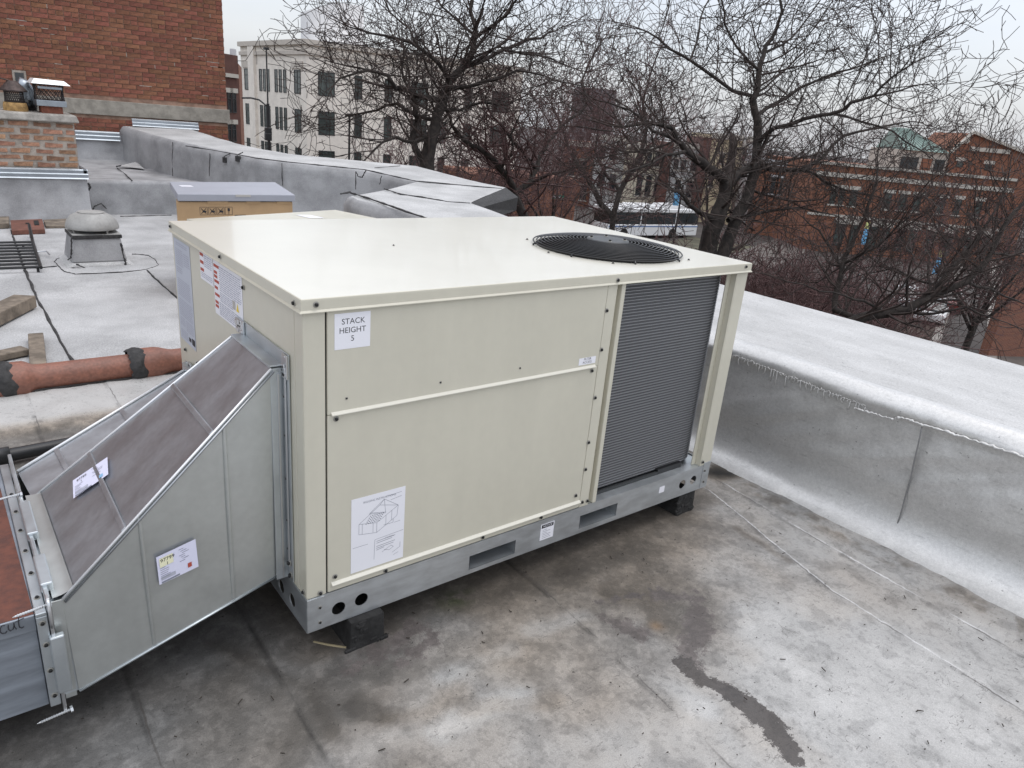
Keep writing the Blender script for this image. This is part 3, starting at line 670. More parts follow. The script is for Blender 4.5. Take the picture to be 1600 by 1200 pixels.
for px, py in ((352, 250), (372, 248)):
    bl = MB(); p = on_face(px, py); bl.obox(p, (.03, 0, 0), (0, .03, 0), (0, 0, .035)); bl.tube([p, p+np.array([-.03, -.05, .05]), p+np.array([.05, -.06, .09])], .008, 5)
    bl.build('tar_patch', 'tar', bay, bevel=.01)

# ================================================================== THE ROOFTOP UNIT
UL, UW, UB, UR, UT = 1.941, 1.26, 0.12, 0.242, 1.171      # length, width, rail bottom, rail top, lid top
unit = thing('rooftop_unit', (0, 0, UB), 'large beige packaged rooftop air conditioner with round fan grille on its lid', 'air conditioner')
SCREW = None
def screw_mesh():
    mb = MB(); mb.mi = 0; mb.lathe((0, 0, 0), [(.0085, 0), (.0085, .0012), (.0070, .0018)], 12)
    mb.mi = 1; mb.lathe((0, 0, .0018), [(.0052, 0), (.0052, .004), (.0035, .0055), (.0012, .0056)], 6)
    o = mb.build('screw', ['washer', 'screw_black']); me = o.data; bpy.data.objects.remove(o); return me
SCREW = screw_mesh()
def screw(p, nrm, parent, s=1.0):
    rot = Vector(nrm).to_track_quat('Z', 'Y').to_euler()
    return link_copy('screw', SCREW, p, parent, rot, (s, s, s))
# base rails
XW = (0, -1, 0)
cells = []
def rail_cells(L_, holes, z0, z1):
    xs = 0.0; o = []
    for h in sorted(holes, key=lambda q: q[1]):
        if h[0] == 'c': a, b_ = h[1]-.034, h[1]+.034
        else: a, b_ = h[1]-.02, h[2]+.02
        if a > xs: o.append((xs, a, z0, z1, None))
        o.append((a, b_, z0, z1, h)); xs = b_
    o.append((xs, L_, z0, z1, None)); return o
fr_holes = [('c', .103, .172, .0225), ('c', .181, .175, .0225), ('r', .598, .806, .136, .194), ('r', 1.130, 1.341, .140, .200), ('c', 1.759, .178, .0215), ('c', 1.835, .180, .0215)]
rail = plate(rail_cells(UL, fr_holes, UB, UR), (0, 0, 0), (1, 0, 0), (0, 0, 1))
rail_f = rail.build('base_rail', 'galvanized_rail', unit, solid=.003)
MB().box((0, .0035, UR-.004), (UL, .05, UR)).build('rail_flange', 'galvanized_rail', unit)
sd_holes = [('c', .114, .170, .0225), ('c', .205, .165, .0225)]
rl = plate(rail_cells(UW, [('c', h[1], h[2], h[3]) for h in sd_holes], UB, UR-.001), (-.001, 0, 0), (0, 1, 0), (0, 0, 1))
for i, f in enumerate(rl.f): rl.f[i] = tuple(reversed(f))
rl.build('base_rail', 'galvanized_rail', unit, solid=.003)
bx('base_rail', (UL-.003, .004, UB), (UL, UW, UR-.001), 'galvanized_rail', unit)
bx('base_rail', (.004, UW-.003, UB), (UL-.004, UW, UR-.001), 'galvanized_rail', unit)
bx('base_pan', (.01, .055, UR-.012), (UL-.01, UW-.01, UR-.006), 'galvanized', unit)
for a, b_, z0, z1 in ((.598, .806, .136, .194), (1.130, 1.341, .140, .200)):      # fork channels through the base
    t = MB(); t.add([(a, .004, z0), (b_, .004, z0), (b_, .5, z0), (a, .5, z0), (a, .004, z1), (b_, .004, z1), (b_, .5, z1), (a, .5, z1)], [(0, 1, 2, 3), (4, 7, 6, 5), (0, 3, 7, 4), (1, 5, 6, 2), (3, 2, 6, 7)])
    t.build('fork_channel', 'galvanized_rail', unit)
bx('rail_bracket', (.0, -.0025, UB+.001), (.056, .0, UR-.002), 'galvanized_rail', unit, bevel=.001)
bx('rail_bracket', (1.893, -.0025, UB+.001), (UL, .0, UR+.012), 'galvanized_rail', unit, bevel=.001)
# cabinet
def bp_(name, a, b_, m='beige_paint', bv=.0025): return bx(name, a, b_, m, unit, bevel=bv)
bp_('corner_post', (.0, .0, UR), (.063, .058, 1.139), bv=.004)
bp_('end_panel', (.0005, .0595, UR), (.02, UW-.001, 1.139))
bx('seam_gap', (.0625, .006, UR), (.068, .02, 1.137), 'black_hole', unit)
fp = bp_('filter_panel', (.0675, -.0015, .833), (1.114, .02, 1.138))
ap = bp_('access_panel', (.0675, -.0005, .2445), (1.114, .02, .832))
bp_('column', (1.1155, -.001, UR), (1.163, .03, 1.138))
bx('column_channel', (1.163, .022, UR), (1.188, .035, 1.138), 'beige_paint', unit)
bp_('coil_flange', (1.187, -.0005, UR), (1.207, .03, 1.138))
bp_('partition', (1.19, .0305, UR), (1.205, UW-.03, 1.138))
bp_('rear_panel', (.021, UW-.02, UR), (UL-.12, UW-.0005, 1.138))
for nm, z_, par_ in (('trim_strip', .8335, fp), ('trim_strip', .270, ap)):
    t = MB(); x0, x1 = .078, 1.098 if z_ > .5 else 1.113
    sec = [(-.0005, z_+.008), (-.010, z_+.001), (-.010, z_-.0015), (-.0005, z_-.001)]
    t.add([(x0, y, z) for y, z in sec]+[(x1, y, z) for y, z in sec], [(0, 1, 2, 3), (7, 6, 5, 4), (0, 4, 5, 1), (1, 5, 6, 2), (2, 6, 7, 3), (3, 7, 4, 0)])
    t.build(nm, 'beige_edge', par_)
rp_ = MB(); rp_.box((1.872, 0, UR), (UL, .010, 1.139)); rp_.box((1.930, .010, UR), (UL, .080, 1.139)); rp_.box((1.866, 0, UR), (1.872, .028, 1.139)); rp_.box((1.842, .028, UR), (1.872, .034, 1.139))
rp_.build('corner_post', 'beige_paint', unit, bevel=.0015)
bp_('corner_post', (UL-.012, UW-.12, UR), (UL, UW-.002, 1.139))
# lid with the fan opening
FC, FR = (1.493, .397), .300
lid = plate([(-.004, .98, -.004, UW+.004, None), (.98, UL+.004, -.004, UW+.004, ('c', FC[0], FC[1], FR))], (0, 0, UT), (1, 0, 0), (0, 1, 0)).build('lid', 'beige_lit_lid', unit)
lm = MB(); sec = [(0, UT), (.0025, UT-.0015), (.003, UT-.005), (.003, UT-.0305), (.0075, UT-.0355), (.0075, UT-.0375), (.0, UT-.032)]
vs = [q_ for o_, z_ in sec for q_ in ((-.004-o_, -.004-o_, z_), (UL+.004+o_, -.004-o_, z_), (UL+.004+o_, UW+.004+o_, z_), (-.004-o_, UW+.004+o_, z_))]
lm.add(vs, [(4*i+4+j, 4*i+4+(j+1) % 4, 4*i+(j+1) % 4, 4*i+j) for i in range(len(sec)-1) for j in range(4)])
lm.build('lid_edge', 'beige_paint', unit)
# fan: shroud, blades, guard
sh = MB(); N = 64
ring = lambda r, z: [(FC[0]+r*math.cos(2*math.pi*j/N), FC[1]+r*math.sin(2*math.pi*j/N), z) for j in range(N)]
vs = ring(FR, UT+.0005)+ring(FR-.012, UT-.015)+ring(FR-.012, UT-.20)+ring(.02, UT-.26)
sh.add(vs, [(k*N+j, (k+1)*N+j, (k+1)*N+(j+1) % N, k*N+(j+1) % N) for k in range(3) for j in range(N)]); sh.build('fan_shroud', 'black_hole', unit, smooth=True)
fan = MB().lathe((FC[0], FC[1], UT-.14), [(.06, 0), (.06, .05), (.05, .055)], 24).build('fan_hub', 'black_metal', unit)
for k in range(3):
    bl = MB(); a0 = k*2*math.pi/3+.4; vs = []
    for i in range(7):
        r = .055+.21*i/6
        for j in range(7):
            a = a0+(j/6-.5)*(1.35-.35*i/6); vs.append((FC[0]+r*math.cos(a), FC[1]+r*math.sin(a), UT-.115+.055*(j/6-.5)))
    bl.add(vs, [(i*7+j, i*7+j+1, (i+1)*7+j+1, (i+1)*7+j) for i in range(6) for j in range(6)]); bl.build('fan_blade', 'black_metal', fan, smooth=True, solid=.004)
def gz_(r): return UT+.010+.030*(1-(r/.315)**2.6)
gr = MB()
for k in range(16):
    r = .085+k*(.311-.085)/15; gr.tube([(FC[0]+r*math.cos(2*math.pi*j/72), FC[1]+r*math.sin(2*math.pi*j/72), gz_(r)) for j in range(73)], .0029, 5, caps=False)
guard = gr.build('fan_guard', 'black_metal', unit, smooth=True)
for k in range(8):
    a = k*math.pi/4+.35; s_ = MB(); s_.tube([(FC[0]+r*math.cos(a), FC[1]+r*math.sin(a), gz_(r)-.004) for r in np.linspace(.06, .312, 10)], .0032, 6)
    s_.tube([(FC[0]+.312*math.cos(a), FC[1]+.312*math.sin(a), gz_(.312)), (FC[0]+.322*math.cos(a), FC[1]+.322*math.sin(a), UT+.002)], .004, 6)
    s_.build('guard_spoke', 'black_metal', guard)
hubp = MB().lathe((FC[0], FC[1], gz_(0)-.006), [(.088, 0), (.090, .004), (.086, .008)], 40).build('motor_plate', 'hub_grey', guard)
for k in range(4):
    a = k*math.pi/2+.9; screw((FC[0]+.07*math.cos(a), FC[1]+.07*math.sin(a), gz_(0)+.002), (0, 0, 1), guard, 1.1)
for a in (.2, 1.1, 2.3, 3.2, 4.0, 5.3):
    screw((FC[0]+.34*math.cos(a), FC[1]+.34*math.sin(a), UT+.0005), (0, 0, 1), unit, .75)
p = on_z(615, 384, UT); screw((p[0], p[1], UT+.0005), (0, 0, 1), unit, .6)
# condenser coil wrapping the corner
path = [(x, .060) for x in np.linspace(1.205, 1.80, 14)]+[(1.80+.12*math.sin(a), .18-.12*math.cos(a)) for a in np.linspace(.15, math.pi/2, 10)]+[(1.92, y) for y in np.linspace(.25, UW-.06, 8)]
coil = MB(); k = len(path); cz0, cz1 = .256, 1.137
coil.add([(x, y, cz0) for x, y in path]+[(x, y, cz1) for x, y in path], [(i, i+1, k+i+1, k+i) for i in range(k-1)]); coil = coil.build('condenser_coil', 'coil_fin', unit, smooth=True)
tb = MB()
nrm = []
for i in range(k):
    d = np.array(path[min(i+1, k-1)])-np.array(path[max(i-1, 0)]); d /= np.linalg.norm(d); nrm.append(np.array([d[1], -d[0]]))
NT = 72
for j in range(NT):
    zc = cz0+.008+j*(cz1-cz0-.012)/(NT-1); vs = []
    for (x, y), nn in zip(path, nrm):
        q_ = np.array([x, y])+nn*.0042; vs += [(x, y, zc-.0022), (*q_, zc-.0015), (*q_, zc+.0015), (x, y, zc+.0022)]
    tb.add(vs, [(4*i+a, 4*i+4+a, 4*i+5+a, 4*i+1+a) for i in range(k-1) for a in range(3)])
tb.build('coil_tubes', 'coil_tube', coil, kind='stuff')
bx('coil_foot', (1.62, .04, UR), (1.78, .058, UR+.024), 'black_metal', unit)
bx('coil_foot', (1.215, .04, UR), (1.62, .05, UR+.014), 'frame_dark', unit)
bx('coil_light_block', (1.21, .2, UR), (1.85, .22, 1.13), 'black_hole', unit)  # added black sheet that keeps light out of the space behind the coil
for p in ((.034, 1.155), (1.151, 1.149), (1.905, 1.158)): screw((p[0], -.0072, p[1]), XW, unit)
for p in ((1.121, 1.04), (1.121, .894), (1.121, .707), (1.118, .525), (1.121, .41), (1.155, .263), (1.127, .265), (.042, .254), (1.878, .262)): screw((p[0], -.0015, p[1]), XW, unit)
for p in ((1.086, .818), (1.087, .305), (.917, .2585), (.648, .2575), (.264, .2545), (.090, .296), (.093, .819)): screw((p[0], -.001, p[1]), XW, ap)
for p in ((.746, .877), (.435, .875), (.124, .876)): screw((p[0], -.0018, p[1]), XW, fp, .5)
for p in ((.040, .203), (.040, .148), (1.904, .212), (1.911, .154)): screw((p[0], -.003, p[1]), XW, unit, .75)
for p in ((1.235, 1.155), (.64, 1.155), (.035, 1.152)): screw((-.0072, p[0], p[1]), (-1, 0, 0), unit)
for p in ((.448, 1.098), (1.173, .681), (1.01, .676), (.02, .26)): screw((-.001, p[0], p[1]), (-1, 0, 0), unit)
# labels on the front
def sticker(name, o, u, v, w_, h_, m, parent, th=.0006):
    o, u, v = map(lambda q: np.asarray(q, float), (o, u, v)); nn = np.cross(u, v)
    return MB().hexa([o, o+u*w_, o+u*w_+v*h_, o+v*h_], [o+nn*th, o+u*w_+nn*th, o+u*w_+v*h_+nn*th, o+v*h_+nn*th]).build(name, m, parent)
FU, FV = (1, 0, 0), (0, 0, 1)
st = sticker('stack_height_label', (.0875, -.0018, 1.022), FU, FV, .106, .101, 'label_white', fp)
t = MB(); o = (.0875, -.0026, 1.022)
put_text(t, 'STACK', np.array(o)+(.055, 0, .077), FU, FV, .0225); put_text(t, 'HEIGHT', np.array(o)+(.053, 0, .052), FU, FV, .0225); put_text(t, '5', np.array(o)+(.053, 0, .028), FU, FV, .0225)
t.build('lettering', 'ink_black', fp)
sticker('filter_access_label', (1.015, -.0018, .8475), FU, FV, .082, .026, 'label_white', fp)
t = MB(); put_text(t, 'FILTER', (1.056, -.0026, .8675), FU, FV, .0125); put_text(t, 'ACCESS', (1.056, -.0026, .8555), FU, FV, .0125); t.build('lettering', 'ink_black', fp)
rg = sticker('rigging_label', (.142, -.001, .286), FU, FV, .184, .260, 'label_white', ap)
t = MB(); o = np.array((.142, -.0019, .286)); W_ = .184; H_ = .260
put_text(t, 'RIGGING INSTRUCTIONS', o+(.095, 0, .240), FU, FV, .0098)
put_text(t, 'CAUTION', o+(.132, 0, .093), FU, FV, .007)
S = lambda x, y: (x*W_, (1-y)*H_)
def dl(a, b_, wd=.0011): pline(t, o, FU, FV, S(*a), S(*b_), wd)
A, B, C_, D_ = (.14, .35), (.47, .395), (.47, .53), (.14, .49)        # near end of the drawn unit
E_, F_, G_ = (.52, .165), (.87, .235), (.85, .375)
for a, b_ in ((A, B), (B, C_), (C_, D_), (D_, A), (A, E_), (B, F_), (E_, F_), (C_, G_), (F_, G_), ((.20, .355), (.20, .495)), ((.40, .385), (.40, .515)), ((.64, .33), (.64, .46)), ((.75, .28), (.75, .42)),
               ((.33, .25), (.63, .295)), ((.34, .238), (.64, .283)), ((.60, .10), (.32, .25)), ((.60, .10), (.63, .29)), ((.60, .10), (.52, .165)), ((.60, .10), (.87, .235)), ((.62, .075), (.93, .06)), ((.72, .135), (.93, .115)),
               ((.6, .455), (.78, .455)), ((.78, .455), (.78, .40)), ((.80, .46), (.92, .455)), ((.03, .655), (.31, .655)), ((.44, .625), (.985, .60)), ((.44, .625), (.43, .90))):
    dl(a, b_)
for i in range(7):
    for j in range(5):
        x = .27+.24*i/6+.02*j; y = .37-.09*j/4; pline(t, o, FU, FV, S(x-.012, y), S(x+.012, y+.004), .0026)
for i in range(5): dl((.47, .655+.026*i+(.02 if i > 1 else 0)), (.47+(.36, .30, .36, .33, .15)[i], .640+.026*i+(.02 if i > 1 else 0)), .0016)
for a, b_ in (((.58, .83), (.75, .77)), ((.75, .77), (.80, .80)), ((.80, .80), (.72, .83)), ((.72, .83), (.62, .80)), ((.78, .88), (.93, .83)), ((.93, .83), (.93, .76)), ((.80, .92), (.90, .90))): dl(a, b_)
t.build('print', 'ink_grey', ap, kind='stuff')
nl = sticker('notice_label', (.924, -.0005, .152), FU, FV, .067, .070, 'label_white', unit)
t = MB(); rect(t, (.924, -.0013, .152), FU, FV, .004, .063, .052, .067); t.build('label_header', 'ink_black', unit)
t = MB(); put_text(t, 'NOTICE', (.9575, -.0019, .2115), FU, FV, .0125); t.build('lettering', 'label_white', unit)
t = MB()
for i in range(6): rect(t, (.924, -.0013, .152), FU, FV, .010, .010+random.uniform(.02, .045), .008+.007*i, .0095+.007*i)
t.build('print', 'ink_grey', unit, kind='stuff')
sticker('small_tag', (1.600, -.0005, .175), FU, FV, .034, .030, 'label_white', unit)
# labels on the end panel
LU, LV = (0, -1, 0), (0, 0, 1)
def lines(mb, o, u, v, x0, x1, z0, z1, n_, th, gap=.0):
    for i in range(n_):
        z_ = z0+(z1-z0)*(i+.5)/n_; x = x0
        while x < x1-.004:
            wd = random.uniform(.008, .035); e = min(x+wd, x1*random.uniform(.93, 1.0)); 
            if e > x: rect(mb, o, u, v, x, e, z_-th/2, z_+th/2)
            x = e+.004
sticker('rating_plate', (-.0002, 1.238, .716), LU, LV, .212, .400, 'label_grey', unit)
t = MB(); o = (-.0012, 1.238, .716)
for x0, x1, z0, z1, k_ in ((.03, .18, .375, .39, 2), (.02, .12, .30, .365, 9), (.125, .2, .31, .36, 6), (.02, .10, .27, .295, 3), (.02, .19, .18, .25, 9), (.02, .2, .10, .17, 9), (.02, .09, .06, .095, 5), (.1, .2, .05, .095, 6), (.02, .12, .01, .045, 5)):
    lines(t, o, LU, LV, x0, x1, z0, z1, k_, (z1-z0)/k_*.5)
t.build('print', 'ink_pale', unit, kind='stuff')
t = MB(); rect(t, o, LU, LV, .125, .155, .018, .034); rect(t, o, LU, LV, .165, .205, .014, .040); t.build('print', 'ink_black', unit, kind='stuff')
sticker('warning_label', (-.0002, .900, 1.029), LU, LV, .146, .097, 'label_white', unit)
sticker('warning_label', (-.0002, .748, .942), LU, LV, .284, .184, 'label_white', unit)
t = MB(); r2 = MB(); o = (-.0012, .900, 1.029)
for z_ in (.083, .056, .030): rect(r2, o, LU, LV, .004, .044, z_, z_+.011)
lines(t, o, LU, LV, .05, .14, .050, .093, 6, .0035); lines(t, o, LU, LV, .01, .14, .008, .028, 3, .003)
o = (-.0012, .748, .942)
for z_, w_ in ((.162, .055), (.140, .035), (.126, .035), (.110, .05), (.088, .035), (.064, .05), (.038, .035), (.024, .035)): rect(r2, o, LU, LV, .006, .006+w_, z_, z_+.010)
lines(t, o, LU, LV, .062, .275, .090, .175, 12, .0034); lines(t, o, LU, LV, .062, .20, .055, .088, 5, .0034); lines(t, o, LU, LV, .05, .275, .006, .052, 7, .0034)
t.build('print', 'ink_pale', unit, kind='stuff'); r2.build('warning_headers', 'ink_red', unit, kind='stuff')
t = MB(); b_ = np.array(o)+np.array(LU)*.222+np.array((-.0004, 0, .062)); t.add([b_, b_+np.array(LU)*.026, b_+np.array(LU)*.013+np.array((0, 0, .028))], [(0, 1, 2)]); t.build('hazard_mark', 'ink_yellow', unit)
t = MB(); b_ = b_+np.array((0, .034, .0)); t.add([b_, b_+np.array(LU)*.026+np.array((0, 0, .0)), b_+np.array(LU)*.026+np.array((0, 0, .028)), b_+np.array((0, 0, .028))], [(0, 1, 2, 3)]); t.build('hazard_mark', 'frame_pale', unit)

# support blocks under the rails
def block(loc, dims, label):
    t = MB(); x, y = loc; a, b_, h = dims
    t.hexa([(x-a/2, y, .0), (x+a/2, y, .0), (x+a/2, y+b_, .0), (x-a/2, y+b_, .0)], [(x-a/2+.006, y+.005, h), (x+a/2-.004, y+.002, h), (x+a/2-.004, y+b_, h), (x-a/2+.006, y+b_, h)])
    for k in range(14):
        ex = random.choice((-1, 1)); t.obox((x+random.uniform(-a/2, a/2), y+.004, random.uniform(.01, h-.01)), (random.uniform(.004, .02), 0, .002), (0, random.uniform(.004, .008), 0), (0, 0, random.uniform(.003, .010)))
    o = t.build('support_block', 'block', None, bevel=.006); return tag(o, label, 'block', 'blocks under the unit')
block((.190, -.03), (.125, .30, UB-.002), 'dark block under the rail by the duct end of the unit')
block((1.815, .0), (.12, .30, UB-.002), 'dark block under the rail by the coil end of the unit')

# ================================================================== DUCTS
def duct(root, U4, E4, names=('top_panel', 'near_side', 'bottom_panel', 'far_side')):
    """U4 / E4: corners (near-top, near-bottom, far-bottom, far-top) at the unit and at the outer end"""
    U4 = [np.array(p, float) for p in U4]; E4 = [np.array(p, float) for p in E4]; N = 10
    def face(nm, a0, a1, b0, b1, m):
        vs = []
        c = (a0+a1+b0+b1)/4; ctr = sum(U4+E4)/8; nn = np.cross(a1-a0, b0-a0); nn /= np.linalg.norm(nn)
        if nn @ (c-ctr) < 0: nn = -nn
        for i in range(N+1):
            for j in range(N+1):
                s_, t = i/N, j/N; p = lerp(lerp(a0, b0, s_), lerp(a1, b1, s_), t)
                vs.append(p+nn*(-.006*math.sin(math.pi*s_)*math.sin(math.pi*t)))
        mb = MB().add(vs, [(i*(N+1)+j, (i+1)*(N+1)+j, (i+1)*(N+1)+j+1, i*(N+1)+j+1) for i in range(N) for j in range(N)])
        return mb.build(nm, m, root, smooth=True), nn
    tp = face('top_panel', U4[0], U4[3], E4[0], E4[3], 'duct_top'); ns = face('side_panel', U4[1], U4[0], E4[1], E4[0], 'duct_side')
    face('bottom_panel', U4[2], U4[1], E4[2], E4[1], 'duct_side'); face('side_panel', U4[3], U4[2], E4[3], E4[2], 'duct_side')
    return tp, ns, U4, E4
def bead_line(name, a, b_, r, m, parent, n_=6): return MB().tube([a, b_], r, n_).build(name, m, parent, smooth=True)
sup = thing('supply_duct', (-.3, .3, ROOFZ*0), 'sloping galvanized sheet metal duct joined to the end panel of the large beige unit', 'duct')
U4 = [(-.04, .125, .945), (-.04, .135, .262), (-.04, .455, .262), (-.04, .455, .945)]
e0 = on_z(97, 938, .42); e1 = on_z(52, 778, .42); eb = on_z(124, 1079, .135)
E4 = [e0, eb, (e1[0]-.004, e1[1], .135), e1]
(tp, tn), (ns, nn), U4, E4 = duct(sup, U4, E4)
up = np.array((0, 0, 1.0))
for a, b_ in ((U4[0], E4[0]), (U4[3], E4[3])):
    bead_line('corner_seam', a+nn*.001+tn*.002, b_+nn*.001+tn*.002, .0034, 'bright_edge', sup); 
bead_line('corner_seam', U4[0]-tn*.008+nn*.003, E4[0]-tn*.008+nn*.003, .0035, 'duct_top', sup)
bead_line('corner_seam', U4[1]+nn*.001, E4[1]+nn*.001, .004, 'galvanized', sup)
for t_ in (.30, .72):       # stiffening ribs
    a = lerp(U4[0], E4[0], t_); b_ = lerp(U4[3], E4[3], t_); MB().obox((a+b_)/2+tn*.0015, (b_-a)/2*.985, (U4[0]-E4[0])/np.linalg.norm(U4[0]-E4[0])*.008, tn*.003).build('rib', 'duct_top', sup, bevel=.003)
for t_, w_ in ((.245, .010), (.655, .008)):
    a = lerp(U4[0], E4[0], t_); b_ = lerp(U4[1], E4[1], t_); dx = (U4[0]-U4[1])*0+np.array([1.0, 0, 0])
    MB().obox((a+b_)/2-nn*.002, (b_-a)/2*.97, dx*w_*.6, nn*.006).build('rib', 'duct_side', sup, bevel=.004)
ec = MB(); dE = (U4[0]-E4[0])/np.linalg.norm(U4[0]-E4[0]); dF = (U4[3]-E4[3])/np.linalg.norm(U4[3]-E4[3]); k_ = 6; vs = []
for i in range(k_+1):
    t = i/k_; lift = .012*(1-t)**2
    for j in range(9):
        q_ = lerp(E4[0]+dE*.040*t, E4[3]+dF*.030*t, j/8); vs.append(q_+tn*.002+np.array((-.018*(1-t)**2, 0, lift)))
ec.add(vs, [(i*9+j, i*9+j+1, (i+1)*9+j+1, (i+1)*9+j) for i in range(k_) for j in range(8)]); ec.build('end_collar', 'duct_side', sup, smooth=True)
MB().hexa([E4[1]+(-.035, .004, 0), E4[1]+(0, .004, 0), E4[2]+(0, 0, 0), E4[2]+(-.035, 0, 0)], [E4[0]+(-.035, .004, -.002), E4[0]+(0, .004, -.002), E4[3]+(0, 0, -.002), E4[3]+(-.035, 0, -.002)]).build('end_frame', 'galvanized', sup)
# collar at the unit
cl = MB()
y0, y1, z0, z1 = .090, .478, .262, .992
cl.box((-.006, y0, z0-.01), (-.0015, y0+.045, z1)); cl.build('flange', 'galvanized', sup, bevel=.001)
MB().box((-.006, y0+.0455, z1-.042), (-.0015, y1+.03, z1)).build('flange', 'galvanized', sup, bevel=.001)
MB().box((-.044, .124, .255), (-.006, .128, .955)).build('collar', 'galvanized', sup, bevel=.001)
MB().box((-.044, .124, .946), (-.006, .458, .952)).build('collar', 'galvanized', sup, bevel=.001)
MB().box((-.012, .104, .30), (-.0065, .112, .93)).build('cleat', 'steel', sup, bevel=.002)
MB().box((-.026, .1205, .26), (-.020, .1239, .93)).build('cleat', 'steel', sup, bevel=.001)
for z_ in (.36, .46, .6, .74, .86): screw((-.0065, .118, z_), (-1, 0, 0), sup, .6)
c3 = MB()                                                           # corner clip of the flange
for k in range(9):
    p = np.array([-.012, .10+.02*random.random(), .93+.06*random.random()]); c3.obox(p, (.003, 0, 0), (0, random.uniform(.004, .012), 0), (0, 0, random.uniform(.003, .008)))
c3.obox((-.010, .105, .955), (.003, 0, 0), (0, .018, 0), (0, 0, .035)); c3.build('corner_clip', 'steel', sup, bevel=.0015)
c4 = MB()
for k in range(12):
    p = np.array([-.012, .44+.06*random.random(), .955+.035*random.random()]); c4.obox(p, (.003, 0, 0), (0, random.uniform(.004, .014), 0), (0, 0, random.uniform(.003, .008)))
c4.obox((-.010, .47, .972), (.003, 0, 0), (0, .035, 0), (0, 0, .02)); c4.build('corner_clip', 'steel', sup, bevel=.0015)
for p_ in ((.10, .275), (.108, .315)): screw((-.007, p_[0], p_[1]), (-1, 0, 0), sup, 1.3)
# delivery labels on the duct
def duct_label(px, f, nn_, parent, swap, yel=True):
    c = [f(*q) for q in px]; c = [p+nn_*.004 for p in c]
    MB().add(c, [(0, 1, 2, 3)]).build('shipping_label', 'label_lilac', parent)
    u = c[1]-c[0]; v = c[3]-c[0]; o = c[0]+nn_*.0012; Pq = lambda a, b2: o+u*a+v*b2
    def q4(mb, a0, a1, b0, b1): mb.add([Pq(a0, b0), Pq(a1, b0), Pq(a1, b1), Pq(a0, b1)], [(0, 1, 2, 3)])
    if yel: mb = MB(); q4(mb, .06, .40, .10, .42); mb.build('label_patch', 'label_yellow', parent)
    mb = MB(); oo = nn_*.0006
    wu, wv = np.linalg.norm(u), np.linalg.norm(v); uh, vh = u/wu, -v/wv
    put_text(mb, '97799', Pq(.26, .20)+oo, uh, vh, wv*.17); put_text(mb, '1', Pq(.25, .36)+oo, uh, vh, wv*.15)
    mb.build('lettering', 'ink_black', parent)
    mb = MB(); q4(mb, .06, .52, .93, .985)
    for i in range(6): q4(mb, .06, .06+random.uniform(.1, .28), .44+.07*i, .455+.07*i)
    for i in range(7): q4(mb, .55+.04*(i % 3), .55+.04*(i % 3)+random.uniform(.1, .3), .10+.07*i, .115+.07*i)
    mb.build('print', 'ink_grey', parent, kind='stuff')
    mb = MB(); q4(mb, .74, .84, .72, .88); mb.build('label_mark', 'ink_red' if yel else 'ink_blue', parent)
    mb = MB(); q4(mb, .06, .42, .76, .88); mb.build('label_mark', 'ink_pale', parent)
def on_plane(o, nn_):
    o = np.asarray(o, float)
    return lambda x, y: CAM+((o-CAM) @ nn_)/(ray(x, y) @ nn_)*ray(x, y)
duct_label([(243, 870), (304.5, 841), (309.5, 884), (248.5, 913)], on_plane(ns.matrix_world.translation*0+Vector(lerp(lerp(U4[0], E4[0], .55), lerp(U4[1], E4[1], .55), .5)), nn), nn, sup, False)
duct_label([(115.5, 752), (169.5, 715), (171, 742), (116.5, 780)], on_plane(lerp(lerp(U4[0], E4[0], .7), lerp(U4[3], E4[3], .7), .5), tn), tn, sup, False, False)
# second duct beside it
ret = thing('return_duct', (-.3, .8, 0), 'lower galvanized duct running behind the sloping duct, its top just showing', 'duct')
e2 = on_z(28, 738, .42)
(t2, tn2), (n2, nn2), U5, E5 = duct(ret, [(-.03, .50, .60), (-.03, .50, .262), (-.03, 1.107, .262), (-.03, 1.107, .615)], [(e1[0]-.004, e1[1]+.012, .418), (e1[0]-.004, e1[1]+.012, .14), (e2[0], e2[1], .14), e2])
bead_line('corner_seam', U5[3]+tn2*.004, E5[3]+tn2*.004, .005, 'bright_edge', ret)
for t_ in (.42, .80):
    a = lerp(U5[0], E5[0], t_); b_ = lerp(U5[3], E5[3], t_); MB().obox((a+b_)/2+tn2*.0015, (b_-a)/2*.98, np.array([.008, 0, .003]), tn2*.0045).build('rib', 'duct_top', ret, bevel=.003)
MB().box((-.030, .49, .60), (-.0015, 1.13, .645)).build('flange', 'galvanized', ret, bevel=.001)
c5 = MB(); 
for k in range(7): c5.obox((-.014, 1.10+random.uniform(-.03, .03), .63+random.uniform(-.03, .03)), (.004, 0, 0), (0, random.uniform(.004, .014), 0), (0, 0, random.uniform(.004, .01)))
c5.build('corner_clip', 'steel', ret, bevel=.0015)
# old trunk duct on the left
old = thing('trunk_duct', (-1.2, .5, 0), 'old galvanized trunk duct with a rusty brown top at the left picture edge', 'duct')
XT = -.662
MB().box((-2.6, .100, .135), (XT, .985, .405)).build('duct_body', 'old_duct', old, bevel=.003)
MB().add([(-2.6, .082, .406), (XT-.002, .088, .406), (XT-.012, .83, .4065), (-2.6, .83, .4065)], [(0, 1, 2, 3)]).build('rusty_top', 'rust_top', old)
MB().box((-2.6, .80, .407), (XT-.016, .985, .412)).build('rusty_top', 'rust_top', old)
MB().box((-2.6, .083, .360), (XT-.001, .0995, .4055)).build('front_hem', 'old_duct', old, bevel=.002)
MB().box((-2.6, .0905, .12), (XT-.001, .0995, .3595)).build('front_panel', 'old_duct', old, bevel=.002)
